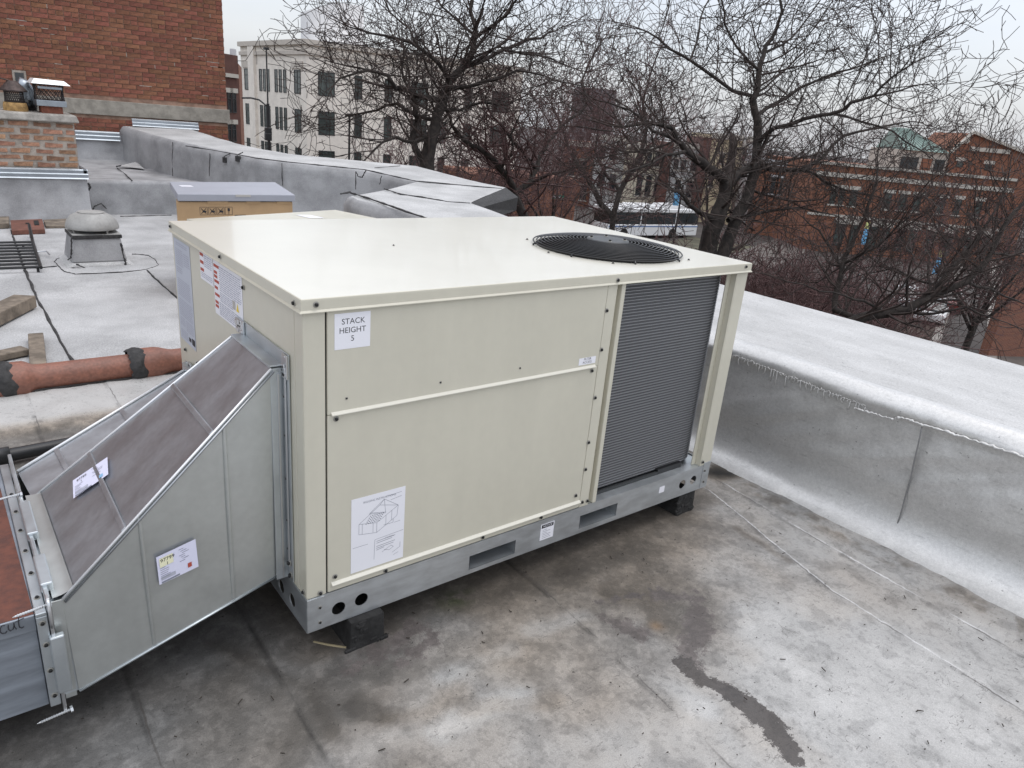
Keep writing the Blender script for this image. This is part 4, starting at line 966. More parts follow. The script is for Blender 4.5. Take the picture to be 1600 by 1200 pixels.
# flanges bolted between trunk and sloping duct
fl_ = MB(); fl_.box((XT, .070, .404), (XT+.024, .98, .414)); fl_.build('flange', 'galvanized', old, bevel=.002)
MB().box((XT, .070, .125), (XT+.024, .086, .4035)).build('flange', 'galvanized', old, bevel=.002)
MB().box((XT+.026, .062, .10), (XT+.034, .085, .455)).build('flange_lip', 'steel', old, bevel=.002)
MB().box((XT+.026, .0855, .415), (XT+.036, .98, .448)).build('flange_lip', 'galvanized', old, bevel=.002)
for a, b_ in ((.13, .28), (.40, .60)): MB().box((XT+.022, a, .430), (XT+.050, b_, .456)).build('cleat', 'galvanized', old, bevel=.004)
MB().box((XT+.020, .052, .17), (XT+.052, .072, .345)).build('cleat', 'galvanized', old, bevel=.004)
ek = MB(); ek.box((XT+.036, .088, .12), (XT+.062, .0925, .425)); ek.build('flange_return', 'duct_side', old, bevel=.001)
for y_ in (.14, .26, .38, .50, .62, .74): screw((XT+.012, y_, .414), (0, 0, 1), old, .9)
for z_ in (.16, .24, .32, .385): screw((XT+.012, .0695, z_), XW, old, .9)
def lag(p, d, ln, parent):
    p = np.array(p, float); d = np.array(d, float); d /= np.linalg.norm(d); mb = MB(); pts = []; rr = []
    for i in range(28): pts.append(p+d*ln*i/27); rr.append((.0042 if i % 2 else .0028)*(1 if i < 23 else (28-i)/5.0))
    mb.tube(pts, rr, 8); mb.tube([p-d*.006, p], .009, 6); return mb.build('lag_screw', 'steel', parent, smooth=False)
lag((XT+.03, .068, .435), (-1, -.05, -.08), .075, old); lag((XT+.04, .060, .105), (-1, -.05, -.05), .075, old); lag((XT+.03, .66, .452), (-1, -.15, 0), .07, old)
hk = MB(); hk.tube([np.array((XT+.03, .062, .40+.0))+np.array((0, .012*math.cos(a), .05*math.sin(a))) for a in np.linspace(-.6, 3.6, 14)], .005, 8); hk.build('hook', 'steel', old, smooth=True)
t = MB(); o_ = np.array((-.735, .0815, .378))
def hand(pts):
    t.tube([o_+np.array((x*.055, 0, y*.055)) for x, y in pts], .0011, 5)
hand([(.20, .42), (.10, .46), (.02, .32), (.0, .16), (.06, .04), (.18, .03), (.24, .10)]); hand([(.32, .40), (.30, .18), (.36, .06), (.46, .10), (.52, .28), (.53, .42), (.53, .20), (.58, .06)]); hand([(.74, .68), (.70, .36), (.70, .12), (.78, .04), (.86, .08)]); hand([(.58, .44), (.72, .48), (.92, .53)])
t.build('lettering', 'ink_black', old)

# ================================================================== THINGS BEHIND, ON THE GREY ROOF
# second, lower unit
sec = thing('condensing_unit', (.9, 2.1, ROOFZ), 'beige top of a second roof unit showing just behind the big lid', 'air conditioner')
q0, q1 = on_z(294, 342, 1.0), on_z(524, 328, 1.0); dd = (q1-q0)/np.linalg.norm(q1-q0); pn = np.array([dd[1], -dd[0], 0])
base = [q0, q1, q1+pn*.72, q0+pn*.72]
MB().prism([tuple(p[:2]) for p in base][::-1], .06, .97).build('cabinet', 'beige_paint', sec, bevel=.004)
bo = [q0-dd*.006-pn*.006, q1+dd*.006-pn*.006, q1+dd*.006+pn*.726, q0-dd*.006+pn*.726]
MB().prism([tuple(p[:2]) for p in bo][::-1], .9705, 1.0).build('lid', 'beige_paint', sec, bevel=.003)
MB().prism([tuple((p)[:2]) for p in base][::-1], ROOFZ, .0595).build('base_rail', 'galvanized_rail', sec)
a = on_z(484, 341, 1.0); b_ = on_z(507, 341, 1.0); MB().add([a+(0, 0, .0015), b_+(0, 0, .0015), b_-pn*.13+(0, 0, .0015), a-pn*.13+(0, 0, .0015)], [(0, 1, 2, 3)]).build('paper_label', 'label_white', sec)
# cardboard box and the grey case on it
box = thing('cardboard_box', (1.3, 4.9, ROOFZ), 'brown cardboard carton with printed handling symbols under the grey case', 'box')
Yb = 4.5; c0 = on_y(275, 313, Yb); c1 = on_y(457, 316, Yb); zb = .805; sk = .19
MB().hexa([(c0[0], Yb, ROOFZ), (c1[0], Yb, ROOFZ), (c1[0]+sk, Yb+.72, ROOFZ), (c0[0]+sk, Yb+.72, ROOFZ)], [(c0[0], Yb, zb), (c1[0], Yb, zb), (c1[0]+sk, Yb+.72, zb), (c0[0]+sk, Yb+.72, zb)]).build('carton', 'cardboard', box, bevel=.005)
for x0, x1 in ((.25, .42), (.58, .70), (.85, .98)): MB().box((lerp(c0[0], c1[0], x0), Yb-.006, zb-.016), (lerp(c0[0], c1[0], x1), Yb-.0005, zb+.004)).build('flap', 'cardboard', box)
t = MB(); hw = c1[0]-c0[0]
for k in range(4):
    x = c0[0]+hw*(.185+.07*k); z_ = zb-.075
    for a, b_ in (((0, 0), (.058, 0)), ((.058, 0), (.058, .062)), ((.058, .062), (0, .062)), ((0, .062), (0, 0))): pline(t, (x, Yb-.0015, z_-.03), FU, FV, a, b_, .0028)
    if k < 3: pline(t, (x, Yb-.0022, z_-.03), FU, FV, (.01, .01), (.048, .052), .005); pline(t, (x, Yb-.0022, z_-.03), FU, FV, (.01, .052), (.048, .01), .005); rect(t, (x, Yb-.0016, z_-.03), FU, FV, .02, .05, .02, .034)
    else: pline(t, (x, Yb-.0022, z_-.03), FU, FV, (.029, .008), (.029, .03), .004); rect(t, (x, Yb-.0016, z_-.03), FU, FV, .02, .038, .03, .054)

for k in range(9): rect(t, (c0[0]+hw*(.475+.011*k), Yb-.0016, zb-.118), FU, FV, 0, .007, 0, .012)
t.build('print', 'ink_black', box, kind='stuff')
case = thing('grey_case', (1.3, 4.9, zb), 'flat blue grey metal cover lying on the cardboard carton', 'case')
g0 = on_y(277, 303, Yb-.02); g1 = on_y(461, 303, Yb-.02); zt2 = .868; b0 = on_z(265, 284, zt2); b1 = on_z(430, 284.5, zt2)
b0 = np.array([lerp(g0[0], b0[0], .8), 5.18, 0]); b1 = np.array([lerp(g1[0], b1[0], .8), 5.30, 0])
b0 = on_z(265, 284, zt2); b1 = on_z(430, 284.5, zt2)
MB().hexa([(g0[0], Yb-.02, zb+.006), (g1[0], Yb-.02, zb+.006), (b1[0], b1[1], zb+.006), (b0[0], b0[1], zb+.006)], [(g0[0], Yb-.02, zt2), (g1[0], Yb-.02, zt2), (b1[0], b1[1], zt2), (b0[0], b0[1], zt2)]).build('cover', 'grey_case', case, bevel=.006)
MB().box((lerp(g0[0], g1[0], .47), Yb-.024, zt2-.020), (lerp(g0[0], g1[0], .60), Yb-.0205, zt2-.002)).build('hinge', 'frame_pale', case)
a = on_z(281, 290.5, zt2); MB().box((a[0], a[1]-.05, zt2+.0006), (a[0]+.10, a[1]+.04, zt2+.0014)).build('paper_label', 'label_white', case)
# mushroom roof vent
vent = thing('roof_vent', (.475, 6.2, ROOFZ), 'round grey mushroom exhaust vent on a square curb', 'vent')
vx, vy = .468, 6.17
MB().hexa([(vx-.30, vy-.26, ROOFZ-.01), (vx+.30, vy-.26, ROOFZ-.01), (vx+.30, vy+.30, ROOFZ-.01), (vx-.30, vy+.30, ROOFZ-.01)], [(vx-.235, vy-.225, .05), (vx+.235, vy-.225, .05), (vx+.235, vy+.25, .05), (vx-.235, vy+.25, .05)]).build('curb_skirt', 'membrane_top', vent, bevel=.02)
MB().hexa([(vx-.232, vy-.222, .051), (vx+.232, vy-.222, .051), (vx+.232, vy+.247, .051), (vx-.232, vy+.247, .051)], [(vx-.195, vy-.2, .265), (vx+.195, vy-.2, .265), (vx+.195, vy+.2, .265), (vx-.195, vy+.2, .265)]).build('curb', 'membrane_wall', vent, bevel=.01)
MB().box((vx-.207, vy-.212, .2655), (vx+.207, vy+.212, .298)).build('tar_band', 'tar', vent, bevel=.004)
MB().box((vx-.203, vy-.206, .2985), (vx+.203, vy+.206, .303)).build('base_plate', 'vent_grey', vent, bevel=.002)
MB().lathe((vx, vy, .3035), [(.13, 0), (.13, .06)], 32).build('throat', 'hub_grey', vent, smooth=False)
hood = MB().lathe((vx, vy, .335), [(.15, .012), (.222, 0), (.226, .006), (.224, .03), (.210, .07), (.175, .115), (.13, .138), (.115, .142)], 48).build('hood', 'vent_grey', vent, smooth=True)
MB().lathe((vx, vy, .4772), [(.114, 0), (.116, .007), (.105, .011)], 40).build('cap_disc', 'vent_grey', vent, smooth=False)
for k in range(4):
    a = k*math.pi/2+.5; MB().tube([(vx+.19*math.cos(a), vy+.19*math.sin(a), .303), (vx+.2*math.cos(a), vy+.2*math.sin(a), .345)], .010, 8).build('bracket', 'vent_grey', vent)
def on_roof(x, y): return on_z(x, y, ROOFZ+.002)
tarline([(118, 428), (100, 424), (92, 416), (85, 409), (89, 404), (98, 402), (112, 401)], .013, on_roof, vent, 'tar_outline')
tarline([(118, 428), (150, 427), (190, 425), (222, 422), (238, 418), (248, 414), (242, 405), (232, 399), (214, 397), (206, 397)], .013, on_roof, vent, 'tar_outline')
tarline([(112, 367), (111.5, 385), (111, 402), (106, 406)], .024, lambda x, y: on_y(x, y, vy-.235), vent, 'tar_outline')
tarline([(189, 380), (193, 400), (197, 415)], .03, lambda x, y: on_y(x, y, vy-.245), vent, 'tar_outline')
tarline([(120, 413), (135, 420), (112, 419)], .022, lambda x, y: on_y(x, y, vy-.27), vent, 'tar_outline')
# tar seams of the grey roof: lines belonging to the deck
deck = bpy.data.objects['mineral_roof_deck']
for ln, wd in (([(17, 360), (22, 375), (38, 420), (45, 436), (60, 470), (85, 516), (118, 574)], .032), ([(229, 422), (250, 442), (279, 468)], .026), ([(62, 418), (88, 416)], .018), ([(188, 338), (230, 337), (268, 336)], .016)):
    tarline(ln, wd, on_roof, deck, 'tar_seam')
# clay flue pipe lying on the roof
pipe = thing('clay_pipe', (-.2, 2.74, ROOFZ), 'orange clay sewer pipe with tarred bell joints lying across the roof', 'pipe')
PY, PZ = 2.72, .098
def psec(name, x0, x1, prof, m='terracotta'):
    mb = MB(); n_ = 28; vs = []
    for x, r in prof:
        for j in range(n_): a = 2*math.pi*j/n_; vs.append((x, PY+r*math.cos(a), PZ+r*math.sin(a)))
    mb.add(vs, [(i*n_+j, (i+1)*n_+j, (i+1)*n_+(j+1) % n_, i*n_+(j+1) % n_) for i in range(len(prof)-1) for j in range(n_)]); return mb.build(name, m, pipe, smooth=True)
psec('pipe_section', 0, 0, [(-2.2, .076), (-.56, .076)])
psec('pipe_section', 0, 0, [(-.60, .100), (-.595, .104), (-.455, .104), (-.44, .098), (-.41, .080), (-.38, .077), (.12, .077)])
psec('pipe_section', 0, 0, [(.07, .098), (.08, .104), (.20, .103), (.23, .097), (.28, .080), (.30, .077), (.62, .077)])
for x0, x1 in ((-.585, -.475), (.055, .155)):
    mb = MB(); n_ = 40; k_ = 12; vs = []
    for i in range(k_+1):
        for j in range(n_):
            a = 2*math.pi*j/n_; e = i/k_; jag = .035*(float(vnoise(np.array(j*.7), np.array(x0*9+(i > k_/2)*5), 3))-.5)
            x = lerp(x0+(jag if i < k_/2 else 0), x1+(1.3*jag if i > k_/2 else 0), e); r = (.080+.030*math.sin(min(1, (e+.05)*1.15)*math.pi*.9)**.6)+.006*float(vnoise(np.array(i*1.7), np.array(j*.8), 4))
            vs.append((x, PY+r*math.cos(a), PZ+r*math.sin(a)))
    mb.add(vs, [(i*n_+j, (i+1)*n_+j, (i+1)*n_+(j+1) % n_, i*n_+(j+1) % n_) for i in range(k_) for j in range(n_)]); mb.build('tar_collar', 'tar', pipe, smooth=True)
mb = MB(); mb.strip([(x, 2.655+.012*random.uniform(-1, 1), .0605) for x in np.linspace(-1.6, .6, 50)], .05); mb.build('tar_bed', 'tar', pipe)
# loose timber
def plank(px_a, px_b, z_, w_, th, label, lean=0.0, zb=None):
    a = on_z(*px_a, z_); b_ = on_z(*px_b, zb if zb else z_); d = b_-a; l_ = np.linalg.norm(d); d /= l_; s_ = np.cross(d, (0, 0, 1)); s_ /= np.linalg.norm(s_); u_ = np.cross(s_, d)
    mb = MB(); mb.obox((a+b_)/2, d*l_/2, s_*w_/2, u_*th/2); o = mb.build('timber', 'wood', None, bevel=.006); 
    return tag(o, label, 'timber', 'loose timber on the grey roof')
plank((-60, 518), (40, 470), .075, .15, .09, 'thick weathered timber beam pointing in from the left edge')
plank((56, 524), (62, 596), .05, .085, .035, 'short grey board lying end-on behind the clay pipe')
plank((-30, 562), (40, 547), .045, .10, .04, 'short split wood offcut left of the board behind the pipe')
o = MB().hexa([on_z(72, 357, .02), on_z(112, 356, .02), on_z(115, 345, .02), on_z(68, 347, .02)], [p+np.array((0, 0, .03)) for p in (on_z(72, 357, .02), on_z(112, 356, .02), on_z(115, 345, .02), on_z(68, 347, .02))]).build('timber', 'wood', None, bevel=.006)
tag(o, 'grey board lying flat beside the roof vent, right of the brown panel', 'timber', 'loose timber on the grey roof')
o = MB().hexa([on_z(-20, 358, .02), on_z(15, 357, .02), on_z(15, 346, .02), on_z(-20, 347, .02)], [p+np.array((0, 0, .06)) for p in (on_z(-20, 358, .02), on_z(15, 357, .02), on_z(15, 346, .02), on_z(-20, 347, .02))]).build('timber', 'wood', None, bevel=.006)
tag(o, 'grey wood piece at the left edge, left of the brown panel', 'timber', 'loose timber on the grey roof')
bb = thing('brown_panel', (.15, 8.3, ROOFZ), 'reddish brown board with a square black socket, lying below the chimney', 'panel')
c = [on_z(18, 360, .07), on_z(70, 358, .07), on_z(66, 342, .07), on_z(16, 344, .07)]; 
MB().hexa([p-(0, 0, .05) for p in c], c).build('board', 'brown_board', bb, bevel=.005)
c = [on_z(54, 352, .072), on_z(61.5, 351.7, .072), on_z(60, 345, .072), on_z(52.5, 345.3, .072)]; MB().hexa(c, [p+(0, 0, .006) for p in c]).build('socket', 'black_hole', bb)
c = [on_z(40, 350, .072), on_z(46, 349.7, .072), on_z(45, 348.3, .072), on_z(40, 348.6, .072)]; MB().hexa(c, [p+(0, 0, .004) for p in c]).build('slot', 'black_hole', bb)
# black barred rack
rack = thing('metal_rack', (-.15, 6.3, ROOFZ), 'black wire grate lying on the grey roof left of the vent', 'grate')
ys = np.linspace(5.80, 7.02, 9)
for i, y_ in enumerate(ys):
    xr = lerp(-.035, .045, i/8); MB().tube([(-.95, y_+.03, .060+.0*i), (xr, y_, .060)], .012, 6).build('bar', 'black_metal', rack)
MB().tube([(-.030, 5.76, .060), (.05, 7.08, .060), (.085, 7.6, .14)], .015, 6).build('side_rail', 'black_metal', rack)
MB().tube([(.02, 6.5, .060), (.10, 6.5, .060), (.11, 6.38, .050)], .008, 6).build('hook', 'steel', rack)
for y_ in (5.8, 6.9): MB().tube([(-.05, y_, .016), (-.05, y_, .06)], .012, 6).build('foot', 'black_metal', rack)
MB().tube([(.078, 7.5, .016), (.085, 7.6, .14)], .012, 6).build('foot', 'black_metal', rack)
# black conduit
cdt = thing('black_conduit', (-.8, 1.9, .01), 'black plastic conduit with a coupling running behind the ducts', 'pipe')
MB().tube([(-2.6, 1.83, .045), (-.62, 1.88, .045), (.1, 1.92, .045)], .030, 14).build('tube', 'conduit', cdt, smooth=True)
MB().tube([(-.72, 1.879, .045), (-.600, 1.8805, .045)], .040, 14).build('coupling', 'conduit', cdt, smooth=True)
c2 = thing('dark_cable', (-.7, 1.7, .01), 'thin dark cable beside the conduit at the left edge', 'cable')
MB().tube([(-2.2, 1.64, .025), (-.72, 1.64, .03), (-.50, 1.70, .03), (.0, 1.74, .03)], .017, 10).build('cable_run', 'conduit', c2, smooth=True)
MB().tube([(-.52, 1.62, .035), (-.30, 1.66, .035), (-.1, 1.68, .035)], .022, 10).build('metal_sleeve', 'zinc', c2, smooth=True)
# straw and debris
o = MB().tube([on_z(490, 1003, .012), on_z(515, 1008, .014), on_z(541, 1012, .012)], .004, 6).build('straw_stick', 'straw'); tag(o, 'pale dry stick lying beside the near support block', 'stick')
db = MB()
for k in range(190):
    x, y = random.uniform(-.9, 2.2), random.uniform(-1.6, .35)
    a = random.uniform(0, math.pi); l_ = random.choice([.0015, .002, .003, .003, .004, .006, .010]); db.obox((x, y, .017+.004*(x > .85)+.005*(x > 1.85)), (l_*math.cos(a), l_*math.sin(a), 0), (-.0011*math.sin(a), .0011*math.cos(a), 0), (0, 0, .0012))
db = db.build('roof_debris', 'leaf_dark'); tag(db, 'tiny dark grit and twig bits scattered over the silver roof', 'debris', kind='stuff')

# ================================================================== UPPER ROOF, CURB, CHIMNEY, BRICK NEIGHBOUR
WY = 12.0
CY = 9.10
rows = []
for x in np.linspace(-6, 2.6, 120):
    r = []; wob = .03*(float(fbm(np.array(x*2.2), np.array(.5), 3, 5))-.5)
    for t in np.linspace(0, 1, 10): r.append((x, CY+wob*math.sin(t*3.1)+.02*(1-t)*0, .0+t*.40))
    for t in np.linspace(.2, 1, 5): a = t*math.pi/2; r.append((x, CY+.07*(1-math.cos(a)), .40+.05*math.sin(a)+wob*.5))
    for t in np.linspace(.06, 1, 12): r.append((x, CY+.07+t*.25, .45-.012*t+wob*.5*(1-t)))
    rows.append(r)
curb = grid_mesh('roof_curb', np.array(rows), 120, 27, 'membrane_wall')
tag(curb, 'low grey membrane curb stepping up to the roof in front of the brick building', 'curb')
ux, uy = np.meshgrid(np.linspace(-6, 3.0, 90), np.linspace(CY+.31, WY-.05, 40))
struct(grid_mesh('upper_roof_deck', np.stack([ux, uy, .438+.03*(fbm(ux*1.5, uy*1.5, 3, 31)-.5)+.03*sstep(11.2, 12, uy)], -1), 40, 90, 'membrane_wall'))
rows = []
for x in np.linspace(-6, 2.3, 120):
    rows.append([(x, WY-.07-.05*(1-t)**2+.05*(float(fbm(np.array(x*1.1), np.array(t*3.0), 3, 66))-.5)*math.sin(t*3.1), .44+t*.42) for t in np.linspace(0, 1, 12)])
flw = thing('wall_flashing', (0, WY-.05, .44), 'grey membrane upturn with a metal strip along the foot of the brick wall', 'flashing')
grid_mesh('membrane_upturn', np.array(rows), 120, 12, 'membrane_wall', flw)
def cflash(x0, x1, z0, z1, y, parent, nm='metal_strip'):
    mb = MB(); k_ = z1-z0
    sec = [(0, z1), (-.02, z1-.01*k_/.07), (-.02, z0+.55*k_), (-.032, z0+.45*k_), (-.032, z0+.12*k_), (-.045, z0)]
    mb.add([(x0, y+a, z_) for a, z_ in sec]+[(x1, y+a, z_) for a, z_ in sec], [(i, 6+i, 7+i, i+1) for i in range(5)]); return mb.build(nm, 'zinc', parent)
a = on_y(165, 207, WY-.06); b_ = on_y(165, 219, WY-.06)
cflash(-6, 1.86, b_[2], a[2]+.015, WY-.085, flw)
p0, p1 = on_y(204, 185, WY-.03), on_y(308, 198, WY-.03); zb_ = on_y(206, 195, WY-.03)[2]
cflash(p0[0], p1[0], zb_-.01, p0[2]+.005, WY-.10, bay, 'metal_strip')
MB().box((p0[0]+.02, WY-.095, .90), (p1[0]-.0, WY-.06, zb_)).build('membrane_upturn', 'membrane_wall', bay)
MB().add([on_z(185, 259, .47), on_z(226, 264, .47), on_z(216, 255, .49), on_z(212, 253, .52)], [(0, 1, 2, 3)]).build('membrane_patch', 'membrane_top', flw)
tarline([(182, 260), (196, 257), (208, 255), (212, 250), (214, 247)], .03, lambda x, y: on_z(x, y, .475), flw)
tarline([(182, 262), (196, 272), (206, 282)], .022, lambda x, y: on_z(x, y, .455), flw)
tarline([(140, 310), (142, 322), (144, 330), (148, 322), (158, 318), (166, 326)], .02, lambda x, y: on_y(x, y, CY-.03), curb)
tarline([(121, 281), (126, 287), (133, 290), (139, 297), (141, 292), (138, 286)], .045, lambda x, y: on_y(x, y, CY-.35), curb)

# chimney
CHY = 8.68
ch = thing('chimney', (.2, CHY+.3, ROOFZ), 'old brick chimney with a concrete cap and grey membrane wrapped base', 'chimney')
xr = on_y(125, 262, CHY)[0]; zf1 = on_y(60, 262, CHY)[2]; zf0 = on_y(60, 277.5, CHY)[2]; zc0 = on_y(60, 189, CHY)[2]; zc1 = on_y(60, 178.5, CHY)[2]
rows = []
for x in np.linspace(-2.2, xr+.05, 60):
    rows.append([(x+.02*(1-t), CHY-.055-.06*(1-t)**3+.02*(float(fbm(np.array(x*2.4), np.array(t*2), 3, 3))-.5), ROOFZ-.004+t*(zf0-.0)) for t in np.linspace(0, 1, 10)])
rows2 = [[(xr+.05+.02*(1-t)+.03*(1-t)**3, y, ROOFZ-.004+t*zf0) for t in np.linspace(0, 1, 10)] for y in np.linspace(CHY-.055, CHY+.46, 12)]
grid_mesh('base_wrap', np.array(rows), 60, 10, 'membrane_wall', ch); grid_mesh('base_wrap', np.array(rows2), 12, 10, 'membrane_wall', ch)
cflash(-2.2, xr+.07, zf0, zf1, CHY-.04, ch); MB().box((xr+.025, CHY-.06, zf0), (xr+.06, CHY+.46, zf1)).build('metal_strip', 'zinc', ch)
core = MB().box((-2.2, CHY+.012, .3), (xr-.008, CHY+.55, zc0)).build('mortar_core', 'old_mortar', ch)
cn = 7; chh = (zc0-zf1)/cn; bmesh_cache = {}
def brick_mesh(l_, h_, d_, m, key, jag=.004):
    mb = MB(); j = lambda: random.uniform(-jag, jag)
    fr = [(-l_/2+j(), -d_, -h_/2+j()), (l_/2+j(), -d_, -h_/2+j()), (l_/2+j(), -d_, h_/2+j()), (-l_/2+j(), -d_, h_/2+j())]
    bk = [(-l_/2, .01, -h_/2), (l_/2, .01, -h_/2), (l_/2, .01, h_/2), (-l_/2, .01, h_/2)]
    mb.add(fr+bk, [(0, 1, 2, 3), (0, 4, 5, 1), (1, 5, 6, 2), (2, 6, 7, 3), (3, 7, 4, 0)])
    o = mb.build('brick', m); me = o.data; bpy.data.objects.remove(o); return me
OB = [brick_mesh(random.uniform(.165, .200), chh*random.uniform(.52, .62), random.uniform(.006, .014), 'old_brick', k, .009) for k in range(10)]
OBH = [brick_mesh(.085, chh*.58, random.uniform(.004, .010), 'old_brick', k, .005) for k in range(3)]
for r_ in range(cn):
    z_ = zf1+chh*(r_+.5); x = xr-.01
    if r_ % 2: link_copy('brick', random.choice(OBH), (x-.05, CHY+.012, z_), ch); x -= .125
    while x > -.35:
        link_copy('brick', random.choice(OB), (x-.104, CHY+.012, z_), ch); x -= .232+random.uniform(-.008, .008)
    link_copy('brick', random.choice(OBH), (xr-.008, CHY+.09, z_), ch, (0, 0, math.pi/2)); link_copy('brick', random.choice(OB), (xr-.008, CHY+.28, z_), ch, (0, 0, math.pi/2))
MB().hexa([(-2.2, CHY-.05, zc0), (xr+.045, CHY-.05, zc0), (xr+.045, CHY+.60, zc0), (-2.2, CHY+.60, zc0)], [(-2.2, CHY-.035, zc1), (xr+.02, CHY-.035, zc1+.01), (xr+.02, CHY+.58, zc1+.02), (-2.2, CHY+.58, zc1+.02)]).build('cap_slab', 'cap_stone', ch, bevel=.015)
def wire_cage(cx, cy, z0, z1, hx, hy, parent, m, rnd=False, n_=26):
    mb = MB(); per = []
    for k in range(n_+1):
        t = k/n_
        if rnd: a = 2*math.pi*t; per.append((cx+hx*math.cos(a), cy+hx*math.sin(a)))
        else:
            s_ = t*4; e = s_-int(min(s_, 3.9999)); i = int(min(s_, 3.9999)); cs = [(-1, -1), (1, -1), (1, 1), (-1, 1), (-1, -1)]
            per.append((cx+hx*lerp(cs[i][0], cs[i+1][0], e), cy+hy*lerp(cs[i][1], cs[i+1][1], e)))
    for s_ in (1, -1):
        for k in range(n_):
            a = per[k]; b2 = per[(k+s_*3) % n_]; mb.tube([(*a, z0), (*b2, z1)], .0032, 4, caps=False) if not rnd or True else None
    for z_ in (z0, z1): mb.tube([(*p_, z_) for p_ in per], .006, 4)
    return mb.build('wire_mesh', m, parent)
# square flue with a stainless cap
FYc = CHY+.26
zt_ = zc1+.015
s0 = on_y(62, 165, FYc)[0]; s1 = on_y(95, 165, FYc)[0]; cx = (s0+s1)/2; h_ = (s1-s0)/2
zq = lambda y, x=78: on_y(x, y, FYc)[2]
MB().box((cx-h_, FYc-.13, zt_-.02), (cx+h_, FYc+.13, zq(163))).build('flue_tile', 'clay_red', ch, bevel=.008)
capq = thing('flue_cowl', (cx, FYc, zq(163)), 'square wire mesh cowl with a white metal lid on the chimney', 'cowl', 'cowls on the chimney')
x0, x1 = on_y(54.5, 160, FYc)[0], on_y(101, 163, FYc)[0]
MB().box((x0, FYc-.17, zq(165.5)), (x1, FYc+.17, zq(156.5))).build('skirt', 'zinc', capq, bevel=.004)
wire_cage((x0+x1)/2, FYc, zq(156.5), zq(133), (x1-x0)/2-.01, .15, capq, 'wire_dark')
MB().box((x0+.03, FYc-.158, zq(139)), (x1-.03, FYc-.152, zq(135.5))).build('band', 'zinc', capq)
xa, xb = on_y(44, 126, FYc)[0], on_y(105.5, 130, FYc)[0]
MB().hexa([(xa, FYc-.22, zq(132)), (xb, FYc-.22, zq(132)), (xb, FYc+.22, zq(132)), (xa, FYc+.22, zq(132))], [(xa+.04, FYc-.18, zq(124)), (xb-.06, FYc-.18, zq(125)), (xb-.06, FYc+.18, zq(125)), (xa+.04, FYc+.18, zq(124))]).build('lid', 'stainless', capq, bevel=.004)
# round pot with conical cap
cxr = on_y(24, 165, FYc)[0]; rr = on_y(43.5, 165, FYc)[0]-cxr
z24 = lambda y: on_y(24, y, FYc)[2]
MB().lathe((cxr, FYc, zt_-.02), [(rr*.96, 0), (rr, .02), (rr, z24(162)-zt_-.01), (rr*.93, z24(160)-zt_+.02)], 32).build('round_pot', 'clay_yellow', ch, smooth=True)
capr = thing('flue_cowl', (cxr, FYc, z24(159)), 'round wire mesh cowl with a dark cone lid on the chimney', 'cowl', 'cowls on the chimney')
wire_cage(cxr, FYc, z24(159), z24(139), rr*.80, rr*.8, capr, 'wire_dark', True, 30)
MB().lathe((cxr, FYc, z24(141)), [(rr*.75, .0), (rr*1.12, -.012), (rr*1.14, .0), (rr*.42, z24(127)-z24(141)), (.01, z24(126)-z24(141))], 32).build('lid', 'cap_brown', capr)
MB().tube([(cxr-.02, FYc-.02, z24(127)), (cxr-.25, FYc-.05, z24(120))], .008, 6).build('guy_wire', 'cap_brown', capr)
# sheet metal elbow behind the pots
EYc = CHY+.52
elb = thing('flue_elbow', (on_y(40, 150, EYc)[0], EYc, zt_), 'galvanized flue elbow standing between the two chimney caps', 'flue')
pa = [on_y(43, 168, EYc), on_y(44, 152, EYc), on_y(42, 142, EYc), on_y(36, 134, EYc), on_y(28, 131, EYc)]
MB().tube(pa, .085, 20).build('elbow', 'zinc', elb, smooth=True)
MB().tube([pa[0]+np.array((.0, 0, -.04)), pa[1]+np.array((0, 0, -.03))], .094, 20).build('collar', 'black_metal', elb, smooth=True)

# neighbouring brick building
nb_ = thing('brick_building', (-3, WY, GZ), 'tall red brick building wall with a concrete band rising behind the roof', 'building')
XC = on_y(352, 100, WY)[0]; BL, BH = .2032, .0677
MB().box((-16, WY+.012, GZ), (XC-.006, WY+9, 9.0)).build('wall_core', 'mortar', nb_)
# brick-textured continuation outside the part one sees
tm = bpy.data.materials.new('brick_far_field'); tm.use_nodes = True; n = tm.node_tree; L = n.links; bs = n.nodes['Principled BSDF']; MATS['brick_far_field'] = tm
t = n.nodes.new('ShaderNodeTexCoord'); q_ = n.nodes.new('ShaderNodeMapping'); q_.inputs['Rotation'].default_value = (math.pi/2, 0, 0); L.new(t.outputs['Object'], q_.inputs[0])
bk = n.nodes.new('ShaderNodeTexBrick'); bk.inputs['Scale'].default_value = 1; bk.inputs['Brick Width'].default_value = BL; bk.inputs['Row Height'].default_value = BH; bk.inputs['Mortar Size'].default_value = .006
bk.inputs['Color1'].default_value = (.235, .092, .055, 1); bk.inputs['Color2'].default_value = (.15, .06, .042, 1); bk.inputs['Mortar'].default_value = (.28, .19, .15, 1)
L.new(q_.outputs[0], bk.inputs['Vector']); L.new(bk.outputs[0], bs.inputs['Base Color']); bs.inputs['Roughness'].default_value = .9
X0b, Z0b, Z1b = -.35, .55, 3.35
for a, b_ in (((-16, WY, GZ), (X0b, WY+.011, 9.0)), ((X0b, WY, Z1b), (XC, WY+.011, 9.0))): MB().box(a, b_).build('brickwork', 'brick_far_field', nb_)
zb1 = on_y(102, 152, WY)[2]; zb0 = on_y(102, 176, WY)[2]
MB().box((-16, WY-.028, zb0), (XC+.03, WY+.0115, zb1)).build('concrete_band', 'concrete', nb_, bevel=.008)
bl_ = []
nr_ = int((Z1b-Z0b)/BH)
